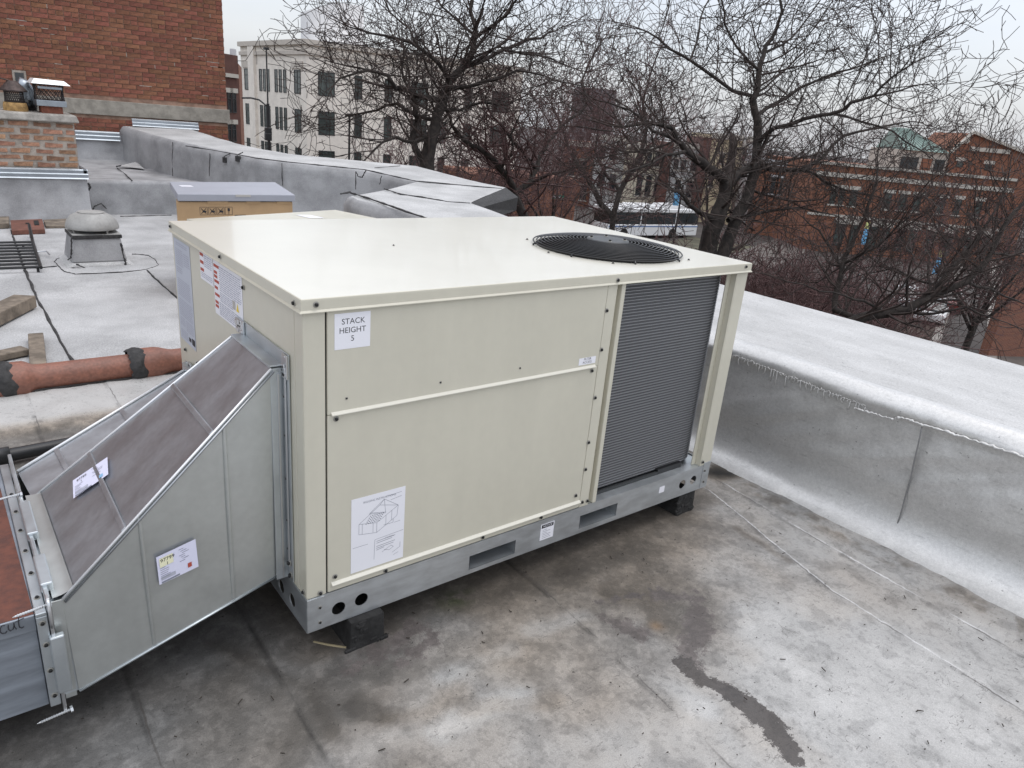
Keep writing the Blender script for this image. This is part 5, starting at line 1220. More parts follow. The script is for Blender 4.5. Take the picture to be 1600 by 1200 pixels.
for r_ in range(nr_):
    z_ = Z0b+BH*(r_+.5)
    if zb0-.03 < z_ < zb1+.03: continue
    x = X0b+(BL/2 if r_ % 2 else 0)
    hd = (r_ % 6 == 5)
    while x < XC-.02:
        l_ = BL/2 if hd else BL
        e = min(x+l_, XC); bl_.append((x, e, z_)); x = e
NBm = [brick_mesh(BL-.011, BH-.011, random.uniform(.001, .006)+.009, 'brick', k, .0018) for k in range(10)]
NBh = [brick_mesh(BL/2-.011, BH-.011, random.uniform(.001, .006)+.009, 'brick', k, .0018) for k in range(6)]
def vis(b2):
    d = RM @ (np.array([(b2[0]+b2[1])/2, WY, b2[2]])-CAM); x = 800+FPX*d[0]/d[2]; y = 600-FPX*d[1]/d[2]
    return -5 < x < 1600 and -5 < y < 215
visb = [b2 for b2 in bl_ if vis(b2) and b2[1]-b2[0] > .15]
visb.sort(key=lambda b2: depth((b2[0], WY, b2[2]))); near = set(visb[:298])
rest = MB()
for b2 in bl_:
    xm = (b2[0]+b2[1])/2; l_ = b2[1]-b2[0]
    if b2 in near: link_copy('brick', random.choice(NBm), (xm, WY+.012, b2[2]), nb_)
    else:
        d_ = random.uniform(.010, .015); hl = (l_-.011)/2; hh = (BH-.011)/2
        fr = [(xm-hl, WY+.012-d_, b2[2]-hh), (xm+hl, WY+.012-d_, b2[2]-hh), (xm+hl, WY+.012-d_, b2[2]+hh), (xm-hl, WY+.012-d_, b2[2]+hh)]
        bk2 = [(v[0], WY+.02, v[2]) for v in fr]; rest.add(fr+bk2, [(0, 1, 2, 3), (0, 4, 5, 1), (1, 5, 6, 2), (2, 6, 7, 3), (3, 7, 4, 0)])
rest.build('brick_field', 'brick', nb_, kind='stuff')
# repointed patches: pale mortar proud of the joints
rpm = MB()
for k in range(34):
    r_ = random.randint(12, nr_-1); z_ = Z0b+BH*r_; x = random.choice([random.uniform(.2, 3.2), random.uniform(2.95, XC-.05), random.uniform(.5, 1.4)])
    l_ = random.uniform(.05, .28)
    if zb0-.1 < z_ < zb1+.1: continue
    if random.random() < .6: rpm.box((x, WY-.001, z_-.005), (min(XC-.01, x+l_), WY+.005, z_+.005))
    else:
        x = X0b+BL*round((x-X0b)/BL)+(BL/2 if r_ % 2 else 0); rpm.box((x-.005, WY-.001, z_+.006), (x+.005, WY+.005, z_+BH-.006))
rpm.build('repointed_joints', 'old_mortar', nb_, kind='stuff')
g0 = on_y(18, 109, WY); g1 = on_y(42, 128, WY)
gl = MB().box((g0[0], WY-.02, g1[2]-.10), (g1[0], WY+.01, g0[2])).build('wall_vent', 'old_mortar', nb_); MB().box((g0[0]+.03, WY-.026, g1[2]-.10), (g1[0]-.03, WY-.0205, g0[2]-.03)).build('grille', 'hub_grey', gl)

# ================================================================== BACKGROUND BUILDINGS
class Facade:
    """a vertical wall between two plan points; hit() turns a direction from the eye into (along, height)"""
    def __init__(s, A, B):
        s.A = np.array(A[:2], float); s.B = np.array(B[:2], float); s.L = np.linalg.norm(s.B-s.A); s.d = (s.B-s.A)/s.L
        s.n = np.array([s.d[1], -s.d[0]])
        if s.n @ (CAM[:2]-s.A) < 0: s.n = -s.n
        s.sgn = 1
    def hit(s, px, py):
        r = ray(px, py); t = ((s.A-CAM[:2]) @ s.n)/(r[:2] @ s.n); p = CAM+t*r; return float((p[:2]-s.A) @ s.d), float(p[2])
    def P(s, a, z, o=0.0): q = s.A+s.d*a+s.n*o; return (q[0], q[1], z)
    def slab(s, a0, a1, z0, z1, o0, o1):
        return MB().hexa([s.P(a0, z0, o0), s.P(a1, z0, o0), s.P(a1, z0, o1), s.P(a0, z0, o1)], [s.P(a0, z1, o0), s.P(a1, z1, o0), s.P(a1, z1, o1), s.P(a0, z1, o1)])
    def window(s, parent, a0, a1, z0, z1, glass='glass_dark', frame='frame_dark', mull=1, lintel=None, sill=None, trans=True, ls=.35, arch=False):
        fr = MB(); w_ = min(.09, (a1-a0)*.12)
        for q in ((a0, a0+w_, z0, z1), (a1-w_, a1, z0, z1), (a0+w_, a1-w_, z0, z0+w_), (a0+w_, a1-w_, z1-w_, z1)): 
            b = s.slab(q[0], q[1], q[2], q[3], .0, .05); fr.add(b.v, b.f)
        for k in range(mull):
            c = lerp(a0, a1, (k+1)/(mull+1)); b = s.slab(c-w_/2, c+w_/2, z0+w_, z1-w_, 0, .045); fr.add(b.v, b.f)
        if trans: b = s.slab(a0+w_, a1-w_, lerp(z0, z1, .68), lerp(z0, z1, .68)+w_*.8, 0, .043); fr.add(b.v, b.f)
        wn = fr.build('window', frame, parent)
        s.slab(a0+.02, a1-.02, z0+.02, z1-.02, -.02, .02).build('pane', glass, wn)
        if lintel: s.slab(a0-.22, a1+.22, z1+.005, z1+ls, 0, .07).build('lintel', lintel, wn)
        if sill: s.slab(a0-.15, a1+.15, z0-.16, z0-.005, 0, .10).build('sill', sill, wn)
        return wn
def mass(parent, fac, z1, back, m, nm='wall', z0=GZ, a0=0.0, a1=None):
    a1 = fac.L if a1 is None else a1
    return fac.slab(a0, a1, z0, z1, -back, 0).build(nm, m, parent)

# pale limestone corner building
cor = far(478, 60.5, 66); lft = far(375, 67, 77.5); rgt = far(815, 140, 78)
FL, FRt = Facade(lft, cor), Facade(cor, rgt)
ls = thing('limestone_building', (float(cor[0]), float(cor[1]), GZ), 'cream four storey limestone corner building behind the leftmost big tree', 'building')
ztop = FL.hit(478, 61)[1]
bk_ = np.array(lft[:2])+(np.array(rgt[:2])-np.array(cor[:2]))
MB().prism([tuple(lft[:2]), tuple(cor[:2]), tuple(rgt[:2]), tuple(bk_)], GZ, ztop-.45).build('wall', 'limestone', ls)
for F_, e0, e1 in ((FL, 0, .35), (FRt, -.0, 0)):
    F_.slab(0, F_.L+e1, ztop-.45, ztop, -.4, .32).build('cornice', 'limestone_trim', ls)
    zl = FL.hit(476, 81)[1]; F_.slab(0, F_.L+e1*.5, zl-.22, zl+.12, 0.0, .2).build('string_course', 'limestone_trim', ls)
FL.slab(FL.hit(391, 100)[0], FL.hit(400, 100)[0], GZ, ztop-.46, 0, .28).build('pilaster', 'limestone', ls)
rowz = [(FL.hit(465, 109)[1], FL.hit(465, 146.5)[1]), (FL.hit(466, 170.5)[1], FL.hit(466, 207)[1]), (FL.hit(466, 231)[1], FL.hit(466, 231)[1]-2.1), (FL.hit(466, 231)[1]-3.6, FL.hit(466, 231)[1]-5.6)]
for i, (z1, z0) in enumerate(rowz):
    for x0, x1 in ((382.5, 390), (405.5, 409.7), (411.5, 415.5), (417, 421.3), (429.5, 434), (436.2, 440.5), (443, 447.5), (460, 470)):
        FL.window(ls, FL.hit(x0, 125)[0], FL.hit(x1, 125)[0], z0, z1, glass='glass_green', mull=1 if x1-x0 > 8 else 0)
    for x0, x1 in ((497, 523), (554, 566), (601, 613), (643, 669), (689, 700), (727, 739), (770, 796)):
        FRt.window(ls, FRt.hit(x0, 140)[0], FRt.hit(x1, 140)[0], z0, z1, glass='glass_green', mull=1)
for x0, x1 in ((380, 393), (456, 474)):
    for z1, z0 in rowz[:1]: FL.slab(FL.hit(x0, 125)[0], FL.hit(x1, 125)[0], z1+.1, z1+.75, 0, .09).build('window_head', 'limestone_trim', ls)
pa_, pb_ = FRt.hit(555, 40)[0], FRt.hit(600, 40)[0]
mass(ls, FRt, FRt.hit(560, 14)[1]+1.0, 14, 'pale_panel', 'penthouse', ztop-.5, pa_, pb_).location = (6*-FRt.n[0], 6*-FRt.n[1], 0)
# dark brick apartment slice beside it
dk = thing('dark_brick_building', tuple(far(365, 200, 48)[:2])+(GZ,), 'narrow dark brick apartment block between the brick wall and the limestone building', 'building')
FD = Facade(far(340, 90, 48), far(371.5, 90, 50)); FD2 = Facade(far(371.5, 90, 50), far(376.5, 92, 57))
zt_d = FD.hit(365, 86)[1]
mass(dk, FD, zt_d, 7, 'far_brick_dark'); FD2.slab(0, FD2.L, GZ, zt_d-.5, -1, .02).build('wall', 'far_brick', dk)
FD.slab(FD.hit(350, 118)[0], FD.hit(370, 118)[0], FD.hit(360, 121)[1], FD.hit(360, 115)[1], 0, .15).build('stone_band', 'far_trim', dk)
for y1, y0 in ((145, 176), (194, 222), (232, 250)):
    for x0, x1 in ((355.5, 361), (362.5, 368.5)):
        FD.window(dk, FD.hit(x0, (y0+y1)/2)[0], FD.hit(x1, (y0+y1)/2)[0], FD.hit(362, y0)[1], FD.hit(362, y1)[1], mull=0, lintel='far_trim', ls=.3)
MB().tube([far(364, 88, 51)+np.array((0, 0, -1)), far(364, 77, 51)], .22, 12).build('roof_flue', 'far_white', dk)

# red brick building with stone bands on the right
A = far(1262, 330, 71); B = far(1568, 345, 71); FB = Facade(A, B)
rb = thing('red_brick_building', (float(A[0]), float(A[1]), GZ), 'red brick office building with pale stone bands and a gable at far right', 'building')
zband = FB.hit(1440, 285)[1]; zpar = FB.hit(1440, 268)[1]
mass(rb, FB, zpar, 16, 'far_brick')
for dz, hh, oo in ((0, .42, .14), (zpar-zband, .25, .22)): FB.slab(-.05, FB.L+.05, zband+dz-hh/2, zband+dz+hh/2, 0, oo).build('stone_band', 'far_trim', rb)
zr3 = (FB.hit(1437, 331)[1], FB.hit(1437, 306)[1])
for c, w_ in ((1299, 9), (1312, 8), (1331, 11), (1385, 12), (1409, 12), (1432, 12), (1471, 12), (1497, 10), (1530, 10)):
    a = FB.hit(c, 318)[0]; FB.window(rb, a-w_*.031, a+w_*.031, zr3[0], zr3[1], glass='glass_green', lintel='far_trim', sill='far_trim', mull=0)
zg = (GZ+.3, FB.hit(1410, 358)[1])
for c, w_ in ((1308, 16), (1330, 12), (1362, 13), (1380, 13), (1404, 13), (1424, 13), (1453, 13), (1481, 14), (1513, 12), (1540, 12)):
    a = FB.hit(c, 378)[0]; FB.window(rb, a-w_*.031, a+w_*.031, zg[0]+.4, zg[1], glass='glass_green', lintel='far_trim', mull=0, ls=.55)
FB.slab(0, FB.L, zg[1]+.62, zg[1]+.85, 0, .12).build('stone_band', 'far_trim', rb)
FS = Facade(np.array(A)+np.append(-FB.n*5, 0), np.array(B)+np.append(-FB.n*5, 0))      # set-back attic storey
u0, u1 = FS.hit(1398, 250)[0], FS.hit(1482, 250)[0]; zu = FS.hit(1440, 236)[1]
FS.slab(u0, u1, zpar-.5, zu, -6, 0).build('attic_wall', 'far_trim', rb)
for x0, x1 in ((1406, 1434), (1460, 1476)): FS.window(rb, FS.hit(x0, 255)[0], FS.hit(x1, 255)[0], zpar-.1, FS.hit(1440, 247)[1], mull=2)
FS.slab(FS.hit(1439, 255)[0], FS.hit(1455, 255)[0], zpar-.1, FS.hit(1440, 247)[1], 0, .06).build('brick_panel', 'far_brick', rb)
zr_ = FS.hit(1420, 200)[1]
c0, c1 = u0+.5, u1-.3
MB().hexa([FS.P(c0, zu, .3), FS.P(c1, zu, .3), FS.P(c1, zu, -6), FS.P(c0, zu, -6)], [FS.P(c0, zr_, -3), FS.P(lerp(c0, c1, .35), zr_, -3), FS.P(lerp(c0, c1, .35), zr_, -3.4), FS.P(c0, zr_, -3.4)]).build('copper_roof', 'copper_green', rb)
for k in range(12):
    t = k/11; MB().tube([FS.P(lerp(c0, c1, t), zu+.05, .3), FS.P(lerp(c0, lerp(c0, c1, .35), t), zr_+.05, -3)], .04, 4).build('roof_seam', 'copper_green', rb)
g0, g1, gm = FS.hit(1483, 245)[0], FS.hit(1597, 250)[0], FS.hit(1517, 210)[0]
zg0, zgm, zg1 = FS.hit(1490, 240)[1]-1.0, FS.hit(1514, 208)[1], FS.hit(1580, 238)[1]
gb = MB(); vs = [FS.P(g0, GZ, .2), FS.P(g1+2, GZ, .2), FS.P(g1+2, zg1-.6, .2), FS.P(gm, zgm, .2), FS.P(g0, zg0+1.0, .2)]; vb = [FS.P(g0, GZ, -7), FS.P(g1+2, GZ, -7), FS.P(g1+2, zg1-.6, -7), FS.P(gm, zgm, -7), FS.P(g0, zg0+1.0, -7)]
gb.add(vs+vb, [(0, 1, 2, 3, 4), (9, 8, 7, 6, 5)]+[(i, (i+1) % 5, 5+(i+1) % 5, 5+i) for i in range(5)]); gb.build('gable', 'far_brick', rb)
for a, b_ in (((g0-.1, zg0+1.0), (gm, zgm)), ((gm, zgm), (g1+2.1, zg1-.6))):
    p, q = np.array(FS.P(a[0], a[1], .3)), np.array(FS.P(b_[0], b_[1], .3)); MB().obox((p+q)/2+(0, 0, .12), (q-p)/2, np.append(FS.n, 0)*.22, np.array((0, 0, .14))).build('gable_coping', 'far_trim', rb)
FS.slab(FS.hit(1512, 235)[0], FS.hit(1575, 238)[0], FS.hit(1540, 236)[1]-.1, FS.hit(1540, 231)[1], .2, .4).build('stone_band', 'far_trim', rb)
mb = MB(); cgr = FS.hit(1508, 219); mb.tube([FS.P(cgr[0], cgr[1], .2), FS.P(cgr[0], cgr[1], .35)], .32, 20); mb.build('round_plaque', 'far_trim', rb)
for x0, x1, y0, y1 in ((1493, 1503, 261, 251), (1537, 1548, 266, 256)):
    F2 = Facade(FS.P(0, 0, .2), FS.P(FS.L, 0, .2)); F2.window(rb, F2.hit(x0, y0)[0], F2.hit(x1, y0)[0], F2.hit(x0, y0)[1], F2.hit(x0, y1)[1], lintel='far_trim', mull=0, glass='glass_green')
FS.slab(FS.hit(1432, 205)[0], FS.hit(1448, 205)[0], zu, FS.hit(1440, 203)[1], -5, -4).build('roof_stack', 'far_trim', rb)

# row of houses across the street in the middle
def house(px0, px1, dep0, dep1, ytop, m, label, rows, glass='glass_dark', trim='far_trim', arch=False):
    F_ = Facade(far(px0, 280, dep0), far(px1, 285, dep1)); h = thing('row_house', (float(F_.A[0]), float(F_.A[1]), GZ), label, 'house', 'houses in the row across the street')
    z1 = F_.hit((px0+px1)/2, ytop)[1]; mass(h, F_, z1, 12, m)
    F_.slab(-.05, F_.L+.05, z1-.5, z1+.1, 0, .25).build('cornice', trim, h)
    for xs, y0, y1 in rows:
        for x0, x1 in xs: F_.window(h, F_.hit(x0, (y0+y1)/2)[0], F_.hit(x1, (y0+y1)/2)[0], F_.hit((px0+px1)/2, y0)[1], F_.hit((px0+px1)/2, y1)[1], glass=glass, mull=0, lintel=trim, sill=trim, ls=.25)
    return h
house(880, 925, 92, 92, 222, 'far_brick', 'brown brick row house left of the grey pair behind the bus', [([(888, 898), (906, 916)], 275, 250), ([(888, 898), (906, 916)], 312, 290)])
house(926, 974, 90, 90, 212, 'far_grey', 'grey stone row house above the front of the bus', [([(936, 946), (954, 964)], 250, 228), ([(934, 944), (952, 962)], 296, 272)])
house(975, 1036, 88, 88, 226, 'far_cream', 'cream row house with tall windows above the bus roof', [([(996, 1004), (1010, 1018), (1023, 1031)], 258, 238), ([(994, 1003), (1008, 1017), (1022, 1033)], 306, 274)])
house(1044, 1092, 87, 87, 224, 'far_grey', 'grey row house between the cream and the yellow house', [([(1052, 1060), (1064, 1072), (1079, 1090)], 266, 250), ([(1054, 1062), (1072, 1084)], 308, 282)])
house(1101, 1149, 86, 86, 210, 'far_yellow', 'yellow row house with paired arched windows', [([(1124, 1132), (1136, 1144)], 255, 241), ([(1106, 1114), (1130, 1139)], 293, 276)])
house(1156, 1176, 88, 88, 214, 'far_white', 'narrow pale blue grey house right of the yellow one', [([(1160, 1166)], 252, 232)])
house(1178, 1262, 80, 77, 252, 'far_brick', 'low red brick house with a white bay of tall windows', [([(1204, 1211), (1218, 1225), (1231, 1239), (1246, 1254)], 304, 278)], trim='far_white')
for px, dep, w_, yt in ((1039, 86, 2.2, 222), (1096, 85.5, 1.8, 214)):
    F_ = Facade(far(px-7, 280, dep), far(px+5, 281, dep)); t_ = F_.slab(0, F_.L, GZ, F_.hit(px, yt)[1], -10, .2).build('brick_party_wall', 'far_brick_dark'); tag(t_, 'dark brick party wall %s' % ('between the cream and grey row houses' if px < 1050 else 'between the grey and yellow row houses'), 'wall')
F_ = Facade(far(900, 150, 170), far(962, 155, 170)); o = F_.slab(0, F_.L, GZ, F_.hit(930, 138)[1], -15, 0).build('far_apartment_block', 'hazed_block_grey')
tag(o, 'distant dark apartment block rising above the bare trees', 'building')
F_ = Facade(far(735, 245, 62), far(905, 262, 66)); o = F_.slab(0, F_.L, GZ, F_.hit(820, 276)[1], -8, 0).build('low_brick_shop', 'far_brick')
tag(o, 'low brown brick building behind the middle tree trunk', 'building')
# brick flank at the far right bottom
F_ = Facade(far(1562, 500, 38), far(1760, 520, 40)); o = F_.slab(0, F_.L, GZ, F_.hit(1590, 398)[1], -.6, 0).build('brick_side_building', 'brick_far_field')
tag(o, 'brown brick side wall at the right picture edge above the alley', 'building')

# ------------------------------------------------------------------ bus, cars, street furniture
bA, bB = far(954, 320, 67.0), far(1062, 322, 71.3); FBus = Facade(bA, bA+(bB-bA)/np.linalg.norm(bB-bA)*11.5); zb1_ = float(bA[2])
bus = thing('city_bus', (float(bA[0]), float(bA[1]), GZ), 'white city bus with roof pods seen through the branches', 'bus')
zf = GZ
FBus.slab(0, FBus.L, zf+.25, zf+1.35, -2.5, 0).build('lower_body', 'bus_white', bus, bevel=.08)
FBus.slab(.12, FBus.L-.05, zf+1.352, zf+2.45, -2.45, -.05).build('window_band', 'glass_dark', bus)
FBus.slab(0, FBus.L, zf+2.452, zf+2.86, -2.5, 0).build('roof', 'bus_white', bus, bevel=.10)
for a0, a1, h in ((.4, 2.8, .22), (3.0, 6.0, .30), (6.8, 9.6, .36)): FBus.slab(a0, a1, zf+2.862, zf+2.862+h, -2.1, -.4).build('roof_pod', 'bus_white', bus, bevel=.09)
for k in range(7): FBus.slab(.9+k*1.5, 1.0+k*1.5, zf+1.352, zf+2.451, -.05, .005).build('window_post', 'bus_white' if k % 3 == 2 else 'frame_dark', bus)
FBus.slab(.1, FBus.L, zf+1.10, zf+1.2, .0, .012).build('stripe', 'bus_blue', bus)
for a in (2.0, 8.2):
    for o_ in (-.28, -2.22): MB().tube([FBus.P(a, zf+.48, o_-.0), FBus.P(a, zf+.48, o_+.29)], .48, 20).build('wheel', 'rubber', bus)
def car(px, py, hd, m, label, s=1.0):
    p = on_z(px, py, GZ); c = thing('parked_car', (float(p[0]), float(p[1]), GZ), label, 'car', 'parked cars')
    d = np.array([math.cos(hd), math.sin(hd), 0]); s_ = np.array([-d[1], d[0], 0]); u_ = np.array([0, 0, 1.0])
    def loft(nm, secs, mm):      # secs: (along, half width, z0, z1)
        mb = MB(); vs = []
        for a, w_, z0, z1 in secs:
            for q, z_ in ((-w_, z0), (w_, z0), (w_*.98, z1*.8+z0*.2), (w_*.86, z1), (-w_*.86, z1), (-w_*.98, z1*.8+z0*.2)): vs.append(p+d*a+s_*q+u_*z_)
        n_ = 6; k_ = len(secs); mb.add(vs, [(i*n_+j, i*n_+(j+1) % n_, (i+1)*n_+(j+1) % n_, (i+1)*n_+j) for i in range(k_-1) for j in range(n_)]+[tuple(range(n_-1, -1, -1)), tuple((k_-1)*n_+j for j in range(n_))])
        return mb.build(nm, mm, c, bevel=.04)
    loft('body', [(-2.2, .78, .35, .75), (-2.05, .88, .28, .88), (-.9, .9, .26, .95), (.9, .9, .26, .95), (2.0, .86, .28, .80), (2.25, .74, .36, .66)], m)
    loft('cabin', [(-1.85, .74, .94, 1.0), (-1.2, .74, .94, 1.42), (.35, .74, .94, 1.46), (1.15, .74, .94, 1.0)], 'glass_dark')
    loft('roof', [(-1.15, .66, 1.43, 1.47), (-.5, .67, 1.46, 1.52), (.3, .66, 1.46, 1.49)], m)
    for a in (-1.35, 1.4):
        for q in (-1, 1): MB().tube([p+d*a+s_*q*.68+u_*.32, p+d*a+s_*q*.9+u_*.32], .32, 18).build('wheel', 'rubber', c)
    for q in (-1, 1): MB().obox(p+d*2.16+s_*q*.58+u_*.62, d*.05, s_*.13, u_*.06).build('headlight', 'label_white', c); MB().obox(p-d*2.14+s_*q*.62+u_*.72, d*.04, s_*.11, u_*.06).build('taillight', 'ink_red', c)
    return c
hd = math.atan2(ad_[1], ad_[0])
car(1452, 500, hd, 'car_white', 'white parked car under the thick low branch at right')
car(1410, 478, hd+.05, 'car_white', 'white parked car farther left, half hidden by twigs')
car(1478, 482, hd, 'car_red', 'dark red parked car beside the pale kerb strip')
car(985, 360, math.atan2(FBus.d[1], FBus.d[0]), 'car_grey', 'grey parked car in front of the bus')
def pole(name, px, py_top, dep, r, label, cat, group=None, arm=None):
    tp_ = far(px, py_top, dep); o = thing(name, (float(tp_[0]), float(tp_[1]), GZ), label, cat, group)
    MB().tube([(tp_[0], tp_[1], GZ), (tp_[0], tp_[1], GZ+1.0), (tp_[0], tp_[1], tp_[2])], [r*1.6, r*1.1, r*.75], 10).build('post', 'pole_black', o)
    return o, tp_
o, tp_ = pole('camera_mast', 416, 76, 40, .05, 'tall thin black mast with a camera box in front of the limestone building', 'mast')
MB().obox(tp_, (.12, 0, 0), (0, .12, 0), (0, 0, .06)).build('camera', 'pole_black', o)
MB().tube([(tp_[0], tp_[1], GZ), (tp_[0], tp_[1], far(416, 162, 40)[2])], .085, 10).build('lower_post', 'pole_black', o)
for py in (205, 214): q = far(419, py, 39.8); MB().obox(q, (.16, 0, 0), (0, .16, 0), (0, 0, .19)).build('signal_box', 'pole_black', o, bevel=.03)
pa = [far(416, 165, 40), far(405, 156, 40), far(392, 153, 40), far(378, 153, 40)]; MB().tube(pa, .045, 8).build('lamp_arm', 'pole_black', o)
o, tp_ = pole('lamp_post', 546, 180, 45, .08, 'slim black post in front of the limestone windows', 'post', 'street posts'); MB().obox(tp_, (.2, 0, 0), (0, .2, 0), (0, 0, .08)).build('cap', 'pole_black', o)
def bannerpole(px, py, dep, pw, ph, label, yel):
    c = far(px, py, dep); o = thing('banner_post', (float(c[0]), float(c[1]), GZ), label, 'post', 'banner posts'); u = RM[0].copy(); u[2] = 0; u /= np.linalg.norm(u); w_ = pw*dep/FPX; h = ph*dep/FPX
    MB().tube([(c[0]+u[0]*w_*.7, c[1]+u[1]*w_*.7, GZ), (c[0]+u[0]*w_*.7, c[1]+u[1]*w_*.7, c[2]+h*1.1)], .07, 8).build('post', 'pole_black', o)
    MB().obox(c, u*w_/2, np.cross(u, (0, 0, 1))*.015, np.array((0, 0, h/2))).build('banner', 'banner_blue', o)
    if yel: MB().obox(c+np.array((0, 0, h*.72)), u*w_/2, np.cross(u, (0, 0, 1))*.016, np.array((0, 0, h*.2))).build('banner_top', 'banner_yellow', o)
bannerpole(1057, 311, 58, 9, 20, 'post with a light blue banner above the bus tail', False)
bannerpole(1351, 370, 52, 7, 24, 'post with a blue banner in front of the brick building doors', True)
bannerpole(1464, 415, 46, 8, 26, 'post with a blue banner near the pale kerb at right', True)
o, tp_ = pole('street_sign', 880, 300, 42, .04, 'green street name sign on a post among the middle trees', 'sign'); c = far(872, 308, 42); u = RM[0].copy(); u[2] = 0; u /= np.linalg.norm(u)
MB().obox(c, u*.36, np.cross(u, (0, 0, 1))*.02, np.array((0, 0, .12))).build('name_plate', 'sign_green', o)
mb = MB(); vo = c-np.append(np.cross(u, (0, 0, 1))[:2], 0)*0
for k in range(5): rect(mb, c+np.cross(u, (0, 0, 1))*(.025 if np.cross(u, (0, 0, 1)) @ (CAM-c) > 0 else -.025), u, (0, 0, 1), -.28+.11*k, -.20+.11*k, -.05, .05)
mb.build('lettering', 'label_white', o)

# ================================================================== BARE TREES
def seg_mesh(name, S, m, parent, sides=3, cut=None):
    """S: array of segments x0 y0 z0 x1 y1 z1 r0 r1 -> one mesh of slim tapered prisms"""
    S = np.asarray(S, np.float64); n_ = len(S); p0, p1 = S[:, :3], S[:, 3:6]; d = p1-p0; l_ = np.linalg.norm(d, axis=1, keepdims=True)+1e-9; d = d/l_
    ref = np.where(np.abs(d[:, 2:3]) < .9, np.array([[0, 0, 1.0]]), np.array([[1.0, 0, 0]])); u = np.cross(d, ref); u /= np.linalg.norm(u, axis=1, keepdims=True)+1e-9; v = np.cross(d, u)
    V = np.zeros((n_, 2*sides, 3))
    for j in range(sides):
        a = 2*math.pi*j/sides; o = math.cos(a)*u+math.sin(a)*v; V[:, j] = p0-d*S[:, 6:7]*.3+o*S[:, 6:7]; V[:, sides+j] = p1+d*S[:, 7:8]*.3+o*S[:, 7:8]
    V -= np.array(base_of(parent))
    b = np.arange(n_)[:, None]*2*sides
    F = np.stack([np.stack([b[:, 0]+j, b[:, 0]+(j+1) % sides, b[:, 0]+sides+(j+1) % sides, b[:, 0]+sides+j], -1) for j in range(sides)], 1).reshape(-1, 4)
    me = bpy.data.meshes.new(name); me.vertices.add(n_*2*sides); me.vertices.foreach_set('co', V.astype(np.float32).ravel())
    me.loops.add(F.size); me.loops.foreach_set('vertex_index', F.ravel().astype(np.int32)); me.polygons.add(len(F)); me.polygons.foreach_set('loop_start', np.arange(0, F.size, 4, dtype=np.int32))
    me.update(calc_edges=True)
    if sides > 4: me.polygons.foreach_set('use_smooth', np.ones(len(F), bool))
    me.materials.append(MATS[m]); ob = bpy.data.objects.new(name, me); COL.objects.link(ob); ob.parent = parent
    return ob
def norm3(a): l_ = math.sqrt(a[0]*a[0]+a[1]*a[1]+a[2]*a[2])+1e-9; return (a[0]/l_, a[1]/l_, a[2]/l_)
RND = random.Random(5)
def rdir():
    z_ = RND.uniform(-1, 1); a = RND.uniform(0, 6.2832); r = math.sqrt(1-z_*z_); return (r*math.cos(a), r*math.sin(a), z_)
LV = [None, dict(step=.22, n=(4, 8), wob=.19, every=.72, up=.05), dict(step=.18, n=(4, 6), wob=.27, every=.72, up=.04),
      dict(step=.14, n=(3, 5), wob=.27, every=.62, up=.03), dict(step=.10, n=(2, 3), wob=.28, every=.0, up=.02)]
def branch(S, p, d, r, lvl, maxl, sc, dens, rmin):
    P_ = LV[lvl]; k = RND.randint(*P_['n']); side = RND.choice((-1, 1))
    for i in range(k):
        w_ = rdir(); z_ = P_['wob']; d = norm3((d[0]+w_[0]*z_, d[1]+w_[1]*z_, d[2]+w_[2]*z_*.8+P_['up']))
        st = P_['step']*sc*RND.uniform(.75, 1.25); q = (p[0]+d[0]*st, p[1]+d[1]*st, p[2]+d[2]*st); r1 = max(rmin, r*(.90 if i < k-1 else .7))
        S.append((*p, *q, r, r1)); p, r = q, r1
        if lvl < maxl and RND.random() < P_['every']*dens and i > 0 or (lvl < maxl and i == k-1):
            w_ = rdir(); s_ = 1.05; c = norm3((d[0]+w_[0]*s_, d[1]+w_[1]*s_, d[2]+w_[2]*s_+.10)); branch(S, p, c, max(rmin, r*.62), lvl+1, maxl, sc, dens, rmin)
def limb_path(pts, wob):
    o = []
    for a, b_ in zip(pts[:-1], pts[1:]):
        a, b_ = np.array(a), np.array(b_); l_ = np.linalg.norm(b_[:3]-a[:3]); k = max(2, int(l_/.30))
        for i in range(k):
            q = lerp(a, b_, i/k); 
            if i: q[:3] += NPR.uniform(-wob, wob, 3)
            o.append(q)
    o.append(np.array(pts[-1])); return o
